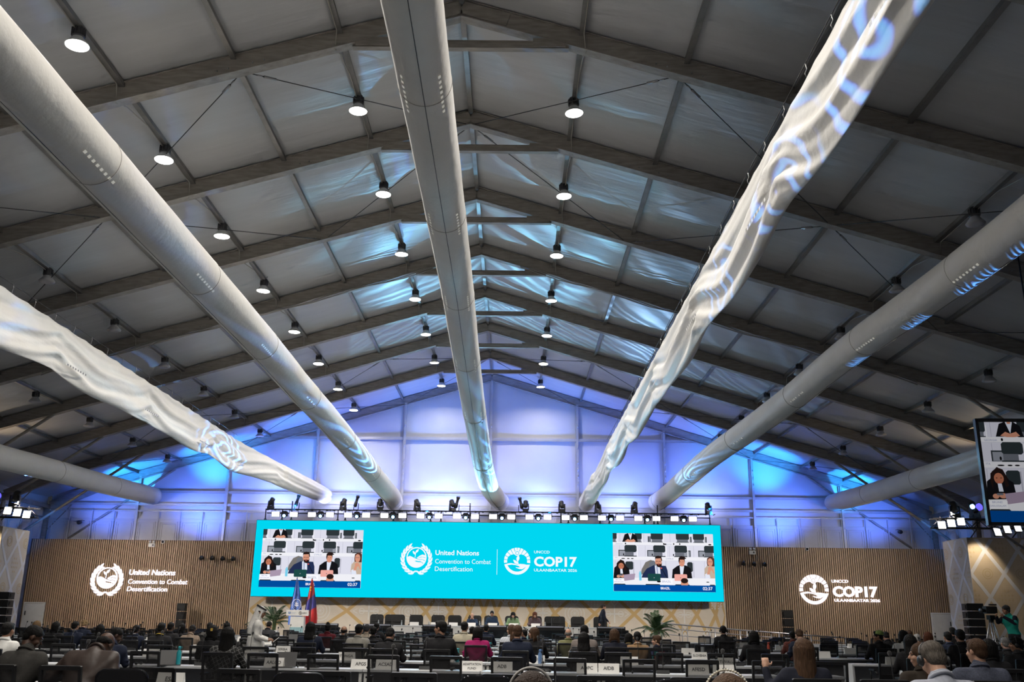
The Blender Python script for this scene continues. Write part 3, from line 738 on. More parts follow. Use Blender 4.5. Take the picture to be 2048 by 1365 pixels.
# ================================================================ the live picture shown on the screens
FC = {'bg': (222, 222, 236), 'bg2': (205, 207, 224), 'desk': (240, 240, 246), 'chair': (46, 54, 58), 'mesh': (110, 114, 124), 'mesh2': (150, 154, 165), 'black': (22, 22, 26), 'navy': (36, 48, 82), 'skin': (214, 150, 124), 'skin2': (190, 120, 92),
      'hair': (38, 26, 24), 'brown': (84, 52, 44), 'shirt': (225, 230, 245), 'lilac': (168, 150, 172), 'green': (30, 74, 72), 'pink': (238, 170, 160), 'bottle': (120, 205, 235), 'coat': (120, 116, 112), 'beige': (196, 176, 156), 'bar': (0, 76, 156), 'white': (250, 250, 255), 'text': (150, 160, 195), 'line': (185, 185, 200), 'red': (215, 90, 80)}
FK = list(FC)
def feed_mats(dim, nm): return [emis('%s_%s' % (nm, k), lin(*FC[k]), dim) for k in FK]
def feed(w, h, y, O, step=.004):
    mb = MB(); L = [0]
    def P(c, pts):
        L[0] += 1; mb.poly([(u * w, -v * h) for u, v in [(min(max(u, 0), 1), min(max(v, 0), 1)) for u, v in pts]], -L[0] * step * .12, FK.index(c), O)
    def R(c, u0, v0, u1, v1): P(c, [(u0, v0), (u1, v0), (u1, v1), (u0, v1)])
    def E(c, u, v, a, b, n=16, a0=0, a1=360): P(c, [(u + a * cos(radians(a0 + (a1 - a0) * i / n)), v + b * sin(radians(a0 + (a1 - a0) * i / n))) for i in range(n)])
    def rr(c, u0, v0, u1, v1, r=.012):
        q = r * 1.7; P(c, [(u0 + r, v0), (u1 - r, v0), (u1, v0 + q), (u1, v1 - q), (u1 - r, v1), (u0 + r, v1), (u0, v1 - q), (u0, v0 + q)])
    R('bg', 0, 0, 1, 1)
    for u in (.07, .31, .57, .81): R('line', u, 0, u + .003, .16)
    for u in (.065, .32, .56, .80): R('line', u, .2, u + .003, .41)
    for u in (.02, .27, .52, .78, .9): R('line', u, .45, u + .003, .78)
    for (a, b) in ((-.05, .04), (.22, .29), (.38, .50), (.63, .76), (.80, .91)):
        if a > .3: R('mesh', a - .03 if a < .6 else b, .05, a if a < .6 else b + .02, .15); R('chair', a - .03 if a < .6 else b + .018, .05, a - .022 if a < .6 else b + .025, .15)
        rr('chair', a, -.03, b, .11); R('mesh', a + .01, .10, b - .01, .15); R('chair', a, .145, b, .155)
        R('white', b + .002, .03, b + .008, .16)
    P('black', [(.095, .15), (.12, .02), (.15, 0), (.20, 0), (.235, .04), (.25, .15)]); P('shirt', [(.155, 0), (.195, 0), (.178, .12)]); R('skin', .165, 0, .185, .02); P('skin', [(.12, .14), (.15, .10), (.175, .12), (.21, .10), (.23, .14), (.18, .165)])
    R('desk', 0, .155, 1, .215); R('bg2', 0, .205, 1, .212)
    for u in (.12, .50, .60, .66): rr('black', u, .165, u + .012, .195, .004)
    for u in (.52, .965): E('black', u, .185, .016, .012)
    add = lambda t, u, v, s, c, wd=None, b=0: (lambda: (L.__setitem__(0, L[0] + 1), add_text(mb, t, Vector(O) + Vector((u * w, -L[0] * step * .12, -v * h)), s * h, FK.index(c), b, wd and wd * w, 'CENTER')))()
    add('GEORGIA', .062, .195, .03, 'text'); add('GAMBIA', .56, .195, .03, 'text')
    for (a, b, side) in ((.115, .235, -1), (.40, .52, -1), (.61, .735, 1), (.905, 1.02, -1)):
        u0, u1 = (a - .06, a + .08) if side < 0 else (b - .09, b + .035)
        R('chair', u0, .29, u1, .40); R('mesh2', u0 + .008, .305, u1 - .008, .395); rr('chair', a, .205, b, .33); R('mesh', a + .005, .325, b - .03, .395); R('chair', a - .005, .39, b, .405)
        R('white', b + .003, .22, b + .011, .40); E('black', a - .01, .37, .006, .02)
    R('desk', 0, .405, 1, .475); R('bg2', 0, .465, 1, .472); add('CYPRUS', .56, .45, .038, 'text'); add('ITA', .03, .435, .03, 'text')
    for u in (.10, .15, .19): E('black', u, .44, .014 if u > .12 else .02, .008)
    # row of people
    rr('chair', .12, .49, .20, .63); R('line', .197, .5, .206, .7)
    P('hair', [(.03, .78), (.025, .60), (.045, .50), (.075, .46), (.105, .48), (.125, .56), (.145, .62), (.15, .78)])
    P('black', [(.0, .78), (.01, .60), (.04, .56), (.12, .57), (.155, .61), (.165, .78)]); P('hair', [(.03, .60), (.035, .52), (.075, .455), (.11, .50), (.13, .64), (.11, .66), (.10, .54), (.05, .56), (.04, .68)])
    E('skin2', .078, .57, .027, .055); P('shirt', [(.068, .62), (.09, .62), (.095, .70), (.07, .70)]); E('skin', .05, .745, .018, .025); E('skin', .09, .74, .022, .026); rr('mesh', .055, .715, .092, .735, .004)
    for x in (.066, .090): E('hair', x, .565, .005, .004)
    R('skin2', .074, .58, .08, .59); R('red', .070, .603, .086, .608)
    P('lilac', [(.10, .72), (.215, .695), (.205, .80), (.105, .825)]); E('mesh', .16, .755, .006, .009)
    R('bottle', .252, .68, .276, .815); R('bottle', .258, .655, .27, .685); R('white', .256, .71, .262, .78)
    P('coat', [(.27, .72), (.28, .62), (.32, .50), (.37, .46), (.41, .48), (.41, .58), (.35, .62), (.30, .70)]); P('mesh', [(.35, .6), (.36, .50), (.40, .47), (.42, .5), (.42, .6)])
    P('navy', [(.275, .775), (.29, .70), (.33, .61), (.40, .55), (.52, .56), (.535, .64), (.54, .775)]); P('shirt', [(.41, .555), (.46, .555), (.465, .70), (.415, .70)]); P('text', [(.425, .57), (.437, .57), (.44, .70), (.43, .70)])
    E('skin', .447, .49, .033, .075); P('hair', [(.414, .47), (.415, .41), (.445, .385), (.478, .40), (.485, .47), (.478, .48), (.47, .43), (.42, .435)]); P('hair', [(.418, .50), (.425, .53), (.45, .525), (.475, .53), (.482, .50), (.478, .56), (.455, .588), (.43, .57)])
    R('black', .424, .478, .443, .492); R('black', .452, .478, .472, .492); R('skin', .428, .482, .44, .489); R('skin', .456, .482, .468, .489); R('red', .44, .538, .458, .546); R('skin2', .445, .495, .451, .512)
    P('black', [(.472, .60), (.477, .60), (.535, .775), (.528, .775)]); E('red', .474, .60, .008, .012)
    rr('chair', .73, .49, .785, .66); R('line', .79, .5, .797, .75)
    P('black', [(.575, .775), (.585, .62), (.63, .56), (.66, .54), (.72, .55), (.765, .60), (.775, .775)]); P('shirt', [(.655, .56), (.70, .56), (.685, .70), (.66, .70)])
    E('skin', .678, .495, .029, .075); P('hair', [(.646, .48), (.648, .42), (.675, .385), (.705, .40), (.725, .43), (.708, .44), (.708, .50), (.70, .45), (.66, .45), (.652, .52)])
    for x in (.667, .689): E('hair', x, .487, .005, .004)
    R('red', .671, .535, .687, .541); R('skin2', .676, .50, .681, .515)
    rr('pink', .60, .70, .725, .81, .006); E('mesh', .66, .755, .005, .008)
    rr('green', .338, .695, .462, .82, .006); E('mesh2', .40, .765, .005, .008)
    P('beige', [(.895, .72), (.90, .60), (.93, .54), (1, .54), (1, .78), (.93, .78)]); P('shirt', [(.90, .70), (.94, .66), (.955, .76), (.91, .78)]); P('brown', [(.925, .50), (.93, .42), (.965, .39), (1, .42), (1, .56), (.985, .56), (.93, .55)]); E('skin', .958, .49, .026, .07)
    for x in (.947, .968): R('navy', x - .008, .475, x + .008, .488); R('skin', x - .005, .478, x + .005, .486)
    E('skin', .955, .60, .022, .035); P('skin', [(.92, .70), (.94, .60), (.96, .60), (.95, .70)]); P('skin', [(.985, .68), (.965, .60), (.98, .60), (.998, .68)])
    P('desk', [(0, .78), (.10, .775), (.30, .765), (.6, .77), (1, .765), (1, .90), (0, .90)]); rr('green', .338, .70, .462, .822, .006); E('mesh2', .40, .765, .005, .008); rr('pink', .60, .705, .725, .815, .006); E('mesh', .66, .76, .005, .008)
    P('lilac', [(.10, .73), (.215, .705), (.205, .80), (.105, .825)]); R('bottle', .252, .68, .276, .815)
    R('bg2', 0, .80, .10, .802); R('white', .0, .79, .105, .87); add('BRUNEI', .05, .815, .03, 'text'); add('DARUSSALAM', .05, .85, .028, 'text', .09)
    R('white', .465, .79, .58, .87); add('BRAZIL', .52, .845, .05, 'text'); E('black', .445, .83, .02, .014); E('chair', .925, .83, .016, .008)
    for (a, b) in ((.0, .12), (.31, .46), (.60, .75), (.94, 1)): rr('chair', a, .872, b, .92, .01)
    E('skin', .697, .86, .038, .05); E('hair', .697, .81, .036, .045)
    R('bar', 0, .888, 1, 1)
    add('BRAZIL', .507, .962, .058, 'white', .092, .02); add('02:37', .922, .965, .075, 'white', .096, .015)
    return mb
def write_un(mb, O, y, k, mi=0, depth=0, sc=None):
    """three text lines; k = metres per unit of the lockup"""
    for t, (x, z, s, b, wd) in zip(('United Nations', 'Convention to Combat', 'Desertification'), k):
        add_text(mb, t, (O[0] + x, y, O[1] + z), s, mi, b, wd, 'LEFT', depth)

# ---------------------------------------------------------------- LED wall
m_led = emis('cyan_led', lin(0, 214, 241), 1.0); m_ledw = emis('white_led', (.92, .96, 1), 1.0)
sc = empty('led_screen', (0, 51.5, 2.52), 0, 'wide cyan LED screen above the stage with two live pictures and white logos', 'screen')
mb = MB(); mb.box((0, .11, 2.0), (25.0, .2, 4.0)); mb.build('cabinet', m_blackp, sc)
for x in range(-12, 13, 4): mb = MB(); mb.box((x, .56, .45), (.12, .72, .12)); mb.build('bracket', m_blackm, sc)
mb = MB(); mb.add([(-12.48, 0, .02), (12.48, 0, .02), (12.48, 0, 3.98), (-12.48, 0, 3.98)], [(0, 1, 2, 3)]); mb.build('display_face', m_led, sc)
fm = feed_mats(1.0, 'led')
feed(5.38, 3.02, 0, (-12.08, -.01, 3.51)).build('live_picture', fm, sc); feed(5.38, 3.02, 0, (6.68, -.01, 3.51)).build('live_picture', fm, sc)
mb = MB(); Z = 2.52
for p in WREATH: mb.poly(p, -.012, 0, (-3.80, 0, 2.00), .86)
mb.build('wreath_logo', m_ledw, sc)
for t, x, z, s, b, wd in (('United Nations', -2.80, 2.255, .36, .02, 2.33), ('Convention to Combat', -2.80, 1.81, .34, 0, 2.97), ('Desertification', -2.80, 1.42, .34, 0, 2.0)):
    mb = MB(); add_text(mb, t, (x, -.012, z), s, 0, b, wd); mb.build('lettering', m_ledw, sc)
mb = MB(); mb.poly([(-.01, 0), (.01, 0), (.01, 1.32), (-.01, 1.32)], -.012, 0, (.50, 0, 1.26)); mb.build('divider', m_ledw, sc); mb = MB()
for p in SUN: mb.poly(p, -.012, 0, (1.57, 0, 1.98), .70)
mb.build('sunburst_logo', m_ledw, sc)
for t, z, s, b, wd in (('UNCCD', 2.40, .2, .012, .83), ('COP17', 1.74, .68, .035, 2.28), ('ULAANBAATAR 2026', 1.46, .2, .012, 2.28)):
    mb = MB(); add_text(mb, t, (2.47, -.012, z), s, 0, b, wd); mb.build('lettering', m_ledw, sc)

# ---------------------------------------------------------------- glowing logos on the slatted walls
m_glow = emis('backlit_letter', (1, .94, 1), 1.25)
wl = empty('wall_logo', (-20.57, 52.44, 3.30), 0, 'glowing white wreath emblem with three text lines on the slatted wall', 'sign')
mb = MB()
for p in WREATH: mb.poly(p, 0, 0, (0, 0, 0), .90, .06)
mb.build('emblem', m_glow, wl)
for t, x, z, s, b, wd in (('United Nations', 1.16, .30, .40, .022, 2.50), ('Convention to Combat', 1.16, -.17, .36, .008, 3.20), ('Desertification', 1.14, -.56, .36, .008, 2.18)):
    mb = MB(); add_text(mb, t, (x, .03, z), s, 0, b, wd, 'LEFT', .06, shear=.12); mb.build('lettering', m_glow, wl)
wl = empty('wall_logo', (17.57, 52.44, 3.25), 0, 'glowing white sunburst and hand emblem with COP17 lettering on the slatted wall', 'sign')
mb = MB()
for p in SUN: mb.poly(p, 0, 0, (0, 0, 0), .78, .06)
mb.build('emblem', m_glow, wl)
for t, x, z, s, b, wd in (('UNCCD', .98, .37, .22, .02, .90), ('COP17', 1.0, -.34, .72, .045, 2.42), ('ULAANBAATAR 2026', 1.05, -.62, .21, .022, 2.45)):
    mb = MB(); add_text(mb, t, (x, .03, z), s, 0, b, wd, 'LEFT', .06); mb.build('lettering', m_glow, wl)

# ---------------------------------------------------------------- hanging video screen at the side
tv = empty('hanging_screen', (13.85, 21.0, 4.82), 0, 'black framed video screen hanging at the side with the enlarged live picture', 'screen'); tv.rotation_euler = (0, 0, radians(-2))
mb = MB(); HW, HH = 2.0, 1.13
for z in (-1, 1): mb.box((0, 0, z * (HH + .03)), (2 * HW + .12, .12, .07))
for x in (-1, 1): mb.box((x * (HW + .03), 0, 0), (.07, .12, 2 * HH + .12))
mb.box((0, .06, 0), (2 * HW, .06, 2 * HH)); mb.build('frame', m_blackp, tv)
fmt = feed_mats(.42, 'tv'); feed(2 * HW, 2 * HH, 0, (-HW, .02, HH), .003).build('live_picture', fmt, tv)
mb = MB()
for x in (-.5, 1.4): mb.tube([(x, .05, HH + .05), (x, .05, zr(13.9 + x) - 4.8)], .02, 6)
mb.build('suspension_rod', m_blackm, tv)

# ---------------------------------------------------------------- lighting truss over the screen
tr = empty('lighting_truss', (0, 51.3, 6.52), 0, 'black lighting truss along the top edge of the cyan screen', 'truss')
mb = MB()
mb.tube([(-12.0, 0, .55), (12.0, 0, .55)], .035, 8); mb.tube([(-12.0, .3, .38), (12.0, .3, .38)], .03, 8)
for i in range(121):
    x = -12 + i * .2; mb.tube([(x, 0, .55 - .0), (x + .1, 0.02, .50 + .03 * (i % 2)), (x + .2, 0, .55)], .022, 5)
mb.build('chord', m_blackm, tr)
for x in (-12.0, -11.1, -10.6, -8.1, -7.7, -5.1, -4.4, -3.1, -2.55, -1.0, -.5, 1.45, 3.9, 4.3, 6.0, 6.5, 8.4, 8.9, 9.1, 11.9):
    mb = MB(); h = 1.0 if x in (-10.6, -1.0, 9.1) else .58; mb.tube([(x, .02, 0), (x, .02, h)], .032, 6); mb.box((x, .02, .02), (.12, .12, .04)); mb.build('pole', m_blackm, tr)
m_softbox = emis('stage_panel_face', (1, .98, .95), 5.5); m_bluelens = emis('blue_lens', (.25, .55, 1), 6); m_violet = emis('violet_lens', (.12, .10, .9), 1.6)
def panel():
    r = empty('led_panel_light'); b = MB(); b.rbox((0, .06, 0), (.44, .10, .27), .02); b.build('body', m_blackm, r)
    b = MB(); b.rbox((0, .005, 0), (.40, .012, .235), .015); b.build('diffuser', m_softbox, r)
    b = MB()
    for s in (-1, 1): b.tube([(s * .235, .06, .0), (s * .235, .06, .20)], .012, 6)
    b.tube([(-.235, .06, .20), (.235, .06, .20)], .012, 6); b.tube([(0, .06, .20), (0, .06, .30)], .02, 6); b.build('yoke', m_blackm, r)
    return r
def wash():
    r = empty('wash_light'); b = MB(); b.rbox((0, .03, .20), (.26, .20, .10), .03); b.build('base', m_blackm, r)
    b = MB()
    for s in (-1, 1): b.box((s * .15, .03, .08), (.05, .10, .24))
    b.build('yoke', m_blackm, r)
    T = Matrix.Rotation(radians(90 + 12), 3, 'X'); b = MB(); b.lathe([(.02, -.16), (.10, -.14), (.125, -.02), (.125, .07), (.10, .075), (.09, .05)], 20, (0, 0, 0), 0, True, T); b.build('head', m_blackm, r)
    b = MB(); b.lathe([(.001, .052), (.085, .052), (.085, .045)], 20, (0, 0, 0), 0, True, T); b.build('lens', m_bluelens, r)
    return r
def mover():
    r = empty('moving_head'); b = MB(); b.rbox((0, 0, .07), (.30, .26, .14), .03); b.build('base', m_blackp, r)
    b = MB()
    for s in (-1, 1): b.box((s * .155, 0, .28), (.06, .14, .34), taper=.8)
    b.box((0, 0, .15), (.36, .15, .05)); b.build('yoke', m_blackp, r)
    R = Matrix.Rotation(radians(-35), 3, 'X'); b = MB(); b.lathe([(.05, -.20), (.11, -.17), (.13, -.05), (.12, .08), (.135, .12), (.13, .20), (.10, .205)], 20, (0, 0, .40), 0, True, R); b.build('head', m_blackp, r)
    return r
def profile():
    r = empty('profile_spotlight'); R = Matrix.Rotation(radians(14), 3, 'Y'); b = MB(); b.lathe([(.06, -.28), (.10, -.22), (.09, -.02), (.075, .0), (.075, .22), (.10, .24), (.105, .34), (.09, .34)], 18, (0, 0, .45), 0, True, R); b.build('barrel', m_blackp, r)
    b = MB()
    for s in (-1, 1): b.beam((s * .12, 0, .04), (s * .11 + .02, 0, .38), .02, .04)
    b.box((0, 0, .03), (.26, .06, .04)); b.build('yoke', m_blackm, r)
    b = MB(); b.tube([(.085 + .10 * cos(a * pi / 8), .10 * sin(a * pi / 8), .80) for a in range(16)], .01, 5, closed=True); b.build('filter_ring', m_steel, r); return r
def series(proto, spots, labels, cat, group):
    for i, (loc, rot) in enumerate(spots):
        o = proto if i == 0 else copy_tree(proto); o.location = loc; o.rotation_euler = rot; tag(o, labels(i), cat, group)
PXL = [-11.42 + .973 * k for k in range(24)]
series(panel(), [((x, 51.15, 6.79), (radians(8), 0, 0)) for x in PXL], lambda i: 'white LED panel light on the screen truss, %s from its wreath logo end' % ORD[i], 'stage light', 'LED panel lights over the screen')
series(wash(), [((-10.95 + 1.947 * k, 51.15, 6.72), (0, 0, 0)) for k in range(12)], lambda i: 'blue glowing round wash light on the screen truss, %s from its wreath logo end' % ORD[i], 'stage light', 'blue wash lights over the screen')
MX = [-11.75, -7.85, -5.85, -3.85, -1.95, 2.0, 3.95, 5.9, 7.85, 11.85]
series(mover(), [((x, 51.3, 7.08), (0, 0, random.uniform(-1, 1))) for x in MX], lambda i: 'black moving head standing on the screen truss, %s from its wreath logo end' % ORD[i], 'stage light', 'moving heads on the screen truss')
series(profile(), [((x, 51.3, 7.06), (0, 0, 0 if i < 3 else pi)) for i, x in enumerate((-10.35, -7.15, -1.72, 1.75))], lambda i: 'slim black profile spotlight pointing up on the screen truss, %s from its wreath logo end' % ORD[i], 'stage light', 'profile spotlights on the screen truss')

# portal trusses with floods and moving heads
for s in (-1, 1):
    nm = 'wreath logo' if s < 0 else 'sunburst logo'
    t = empty('portal_truss', (s * 23.0, 43.2, 5.55), 0, 'black box truss with lamps over the patterned pier on the %s side' % nm, 'truss')
    mb = MB()
    L0, L1 = -2.75, 2.15
    for yy in (-.2, .2):
        for zz in (.15, .55): mb.tube([(s * L0, yy, zz), (s * L1, yy, zz)], .028, 6)
    n = 11
    for i in range(n):
        xa, xb = L0 + (L1 - L0) * i / n, L0 + (L1 - L0) * (i + 1) / n
        for yy in (-.2, .2): mb.tube([(s * xa, yy, .15 + .4 * (i % 2)), (s * xb, yy, .55 - .4 * (i % 2))], .018, 5)
        mb.tube([(s * xa, -.2, .55), (s * xb, .2, .55)], .018, 5)
    mb.build('lattice', m_blackm, t)
    mb = MB()
    for x in (-.6, 1.3): mb.tube([(s * x, 1.0, -.2), (s * x, .2, .2), (s * x, .2, .55)], .03, 6)
    mb.tube([(s * .3, 0, .55), (s * .3, 0, zr(23) - 5.4)], .012, 5); mb.build('support', m_blackm, t)
    fl_ = panel(); n_ = 0
    for (dx, dz, rz) in ((-2.42, .26, -10), (-1.98, .34, -10), (-1.54, .42, -10), (.05, -.02, 12), (.5, .10, 12), (.98, .18, 12), (1.42, .28, 12), (2.0, .36, 12)):
        o = fl_ if n_ == 0 else copy_tree(fl_); o.location = (s * (23.0 + dx), 42.93, 5.55 + dz); o.rotation_euler = (radians(-18), 0, s * radians(rz)); o.scale = (.78, 1, 1.45)
        tag(o, 'square white flood lamp, %s from the stage on the %s side portal truss' % (ORD[n_], nm), 'stage light', 'flood lamps on the portal trusses'); n_ += 1
    mh = mover(); o2 = None
    for i, dx in enumerate((-1.65, -.75, .1, .9)):
        o = mh if i == 0 else copy_tree(mh); o.location = (s * (23.0 + dx), 43.2, 6.12); o.rotation_euler = (0, 0, .3 * i); o.scale = (1.25, 1.25, 1.25)
        tag(o, 'moving head on the %s side portal truss, %s from the stage' % (nm, ORD[i]), 'stage light', 'moving heads on the portal trusses')
        if i:
            for k, (cx, mm, rr) in enumerate(((-.22, m_bluelens, .085), (.08, m_violet, .13))):
                b = MB(); b.lathe([(.001, .0), (rr, .0), (rr, -.06)], 18, (0, 0, 0), 0, True, Matrix.Rotation(radians(80), 3, 'X')); b.build('lens', mm, o, (cx, -.20, .42))

# ---------------------------------------------------------------- small fittings on the slatted walls
def wall_spot():
    r = empty('wall_spotlight'); b = MB(); b.box((0, .0, .0), (.12, .04, .16)); b.tube([(0, 0, 0), (0, -.14, .05)], .02, 6); b.build('bracket', m_blackm, r)
    b = MB(); b.lathe([(.05, -.12), (.08, -.10), (.10, .12), (.08, .13)], 14, (0, -.22, .02), 0, True, Matrix.Rotation(radians(120), 3, 'X')); b.build('head', m_blackp, r); return r
WS = [(-15.52, 4.52), (-14.95, 4.51), (-14.38, 4.50), (-13.81, 4.49), (13.81, 4.56), (14.38, 4.54), (14.95, 4.52)]
series(wall_spot(), [((x, 52.47, z), (0, 0, 0)) for x, z in WS], lambda i: 'small black spotlight on the slatted wall %s, %s from its outer end' % (('with the wreath logo', ORD[i]) if i < 4 else ('with the sunburst logo', ORD[6 - i])), 'spotlight', 'small spotlights on the slatted walls')
for x, z, nm in ((-18.36, 5.26, 'wreath logo'), (14.37, 5.24, 'sunburst logo')):
    r = empty('emergency_light', (x, 52.46, z), 0, 'twin headed white emergency light on the slatted wall on the %s side' % nm, 'emergency light')
    b = MB(); b.rbox((0, 0, -.08), (.34, .07, .20), .02); b.build('box', m_white, r)
    for s in (-1, 1): b = MB(); b.ell((s * .10, -.02, .10), (.07, .06, .07)); b.tube([(s * .08, 0, .0), (s * .10, 0, .06)], .015, 6); b.build('head', m_white, r)
    b = MB(); b.box((.07, -.04, -.08), (.07, .01, .10)); b.build('indicator', m_dkgrey, r)
for x, z, nm in ((-17.77, 5.36, 'wreath logo'), (17.36, 5.38, 'sunburst logo')):
    r = empty('dome_camera', (x, 52.46, z), 0, 'small dome camera at the top of the slatted wall on the %s side' % nm, 'camera')
    b = MB(); b.lathe([(.10, 0), (.10, .04), (.08, .05)], 18, (0, 0, 0), 0, True, Matrix.Rotation(radians(90), 3, 'X')); b.build('base', m_white, r); b = MB(); b.ell((0, -.05, 0), (.07, .06, .07)); b.build('dome', m_blackp, r)
for s in (-1, 1):
    r = empty('pipe_spotlight', (s * 22.9, 53.4, 6.45), 0, 'little dark lamp hanging near the knee of the end rafter on the %s side' % ('wreath logo' if s < 0 else 'sunburst logo'), 'lamp')
    b = MB(); b.lathe([(.06, -.1), (.11, -.08), (.11, .12), (.09, .13)], 14, (0, 0, 0), 0, True, Matrix.Rotation(radians(100), 3, 'X')); b.build('head', m_blackp, r); b = MB(); b.tube([(0, 0, .1), (0, .3, .15), (0, .62, .15)], .015, 5); b.build('bracket', m_blackm, r)

# ================================================================ stage
m_stage = mat('stage_carpet', (.16, .15, .14), .9, noise=.1, nscale=20)
mb = MB(); mb.box((0, 48.7, .225), (25.0, 7.4, .45)); tag(mb.build('stage_platform', m_stage), 'low carpeted stage platform below the patterned backdrop', 'stage', None, 'structure')
m_teal = mat('teal_pattern_band', (.30, .50, .55), .5, noise=.25, nscale=14)
hd = empty('head_table', (.1, 46.6, .45), 0, 'long white head table with a teal band on the stage', 'table')
mb = MB(); mb.box((0, .1, .72), (12.4, .7, .05)); mb.build('table_top', m_desk, hd)
mb = MB(); mb.box((0, -.22, .36), (12.3, .04, .70)); mb.build('front_panel', m_white, hd)
mb = MB(); mb.box((0, -.245, .17), (12.3, .01, .30)); mb.build('teal_band', m_teal, hd)
for x in (-6.1, -3.05, 0, 3.05, 6.1): mb = MB(); mb.box((x, .12, .35), (.05, .60, .69)); mb.build('leg', m_white, hd)
def exec_chair():
    r = empty('executive_chair'); b = MB(); b.rbox((0, -.30, .86), (.66, .10, .74), .12, R=Matrix.Rotation(radians(6), 3, 'X'))
    b.rbox((0, -.25, 1.02), (.52, .06, .26), .08); b.rbox((0, -.25, .68), (.52, .06, .30), .06); b.build('backrest', m_chairfab, r)
    b = MB(); b.box((0, 0, .48), (.56, .54, .10)); b.build('seat', m_chairfab, r)
    for s in (-1, 1): b = MB(); b.box((s * .31, .0, .66), (.06, .34, .04)); b.box((s * .31, -.05, .56), (.03, .06, .2)); b.build('armrest', m_blackp, r)
    b = MB(); b.tube([(0, 0, .44), (0, 0, .08)], .03, 8)
    for k in range(5): b.beam((0, 0, .09), (.30 * cos(k * 1.2566), .30 * sin(k * 1.2566), .05), .05, .03); b.ell((.30 * cos(k * 1.2566), .30 * sin(k * 1.2566), .03), (.03, .03, .03), n=8, m=6)
    b.build('base', m_blackm, r); return r
EX = [-5.25, -4.6, -4.22, -3.35, -2.3, -1.45, -.5, .32, 1.35, 2.45, 3.25, 3.62, 4.55, 5.62]
EXN = ['the end chair nearest the podium', 'second from the podium end', 'third from the podium end', 'fourth from the podium end', 'fifth from the podium end',
       'under the person with folded hands', 'carrying the seated person in blue suit', 'carrying the seated person in pale green', 'carrying the seated person with red brown hair', 'next after the red brown haired person', 'pushed back behind its neighbour', 'fourth from the ramp end', 'third from the ramp end', 'partly behind the walking person']
series(exec_chair(), [((x, 47.75 + (.5 if i in (1, 10) else 0), .45), (0, 0, pi + random.uniform(-.1, .1))) for i, x in enumerate(EX)], lambda i: 'black high backed chair at the head table, ' + EXN[i], 'chair', 'head table chairs')
PLX = [-2.95 - .35, -2.0 - .3, -1.45, -.6, .42, 1.42, 2.45]
def card_plate(txt, w=.30, h=.11, name='name_card'):
    r = empty(name); b = MB(); a = .05
    b.add([(-w / 2, -a, 0), (w / 2, -a, 0), (w / 2, -.006, h), (-w / 2, -.006, h), (-w / 2, a, 0), (w / 2, a, 0), (w / 2, .006, h), (-w / 2, .006, h)],
          [(0, 1, 2, 3), (5, 4, 7, 6), (3, 2, 6, 7), (0, 3, 7, 4), (1, 5, 6, 2), (0, 4, 5, 1)]); b.build('card', m_card, r)
    if txt:
        T = Matrix.Rotation(radians(-atan2(a - .006, h) * 57.3), 3, 'X'); b = MB(); lines = txt.split('|')
        for li, t in enumerate(lines):
            s = .072 if len(lines) == 1 else .05; wd = None; vs, _ = text_geo(t, s, .012, None, 'CENTER'); ww = max(v.x for v in vs) - min(v.x for v in vs); 
            if ww > w * .9: wd = w * .9
            z = h * .36 if len(lines) == 1 else (h * .58 - li * h * .42)
            add_text(b, t, (0, -a + (a - .006) * z / h - .003, z), s, 0, .012, wd, 'CENTER', 0, T)
        b.build('lettering', m_ink, r)
    return r
for i, x in enumerate(PLX):
    o = card_plate('', .42, .15, 'name_card'); o.location = (x, 46.62, 1.195); tag(o, 'blank looking white name card on the head table, %s from the podium end' % ORD[i], 'name card', 'head table name cards')
m_glass = mat('clear_plastic', (.55, .6, .62), .15, alpha=.45)
def small_bottle(nm='water_bottle'):
    r = empty(nm); b = MB(); b.lathe([(.03, 0), (.033, .01), (.033, .14), (.014, .18), (.013, .20)], 14); b.build('body', m_glass, r); b = MB(); b.lathe([(.015, .198), (.015, .22), (.001, .222)], 12); b.build('cap', m_white, r); return r
BX = [-5.0, -3.9, -2.6, -1.9, -.2, 1.0, 1.7, 2.9, 4.0, 5.0, 5.9]
series(small_bottle(), [((x, 46.66, 1.195), (0, 0, 0)) for x in BX], lambda i: 'clear water bottle on the head table, %s from the podium end' % ORD[i], 'bottle', 'water bottles on the head table')
def gooseneck(nm='conference_microphone', h=.42):
    r = empty(nm); b = MB(); b.add([(-.10, -.07, 0), (.10, -.07, 0), (.10, .07, 0), (-.10, .07, 0), (-.095, -.065, .022), (.095, -.065, .022), (.095, .065, .055), (-.095, .065, .055)], [(0, 3, 2, 1), (4, 5, 6, 7), (0, 1, 5, 4), (1, 2, 6, 5), (2, 3, 7, 6), (3, 0, 4, 7)]); b.build('base', m_dkgrey, r)
    b = MB(); b.tube([(0, .05, .05), (0, .05, .05 + h * .5), (0, .035, .05 + h * .8), (0, -.005, .05 + h)], .0055, 6); b.build('gooseneck', m_blackp, r)
    b = MB(); b.cap((0, -.005, .05 + h), (0, -.016, .05 + h + .022), .019, .023, 10); b.build('windscreen', m_chairfab, r); return r
series(gooseneck(), [((x, 46.75, 1.195), (0, 0, pi)) for x in (-5.1, -3.5, -2.4, -.7, .2, 1.25, 2.5, 3.6, 4.6, 5.6)], lambda i: 'gooseneck microphone on the head table, %s from the podium end' % ORD[i], 'microphone', 'microphones on the head table')
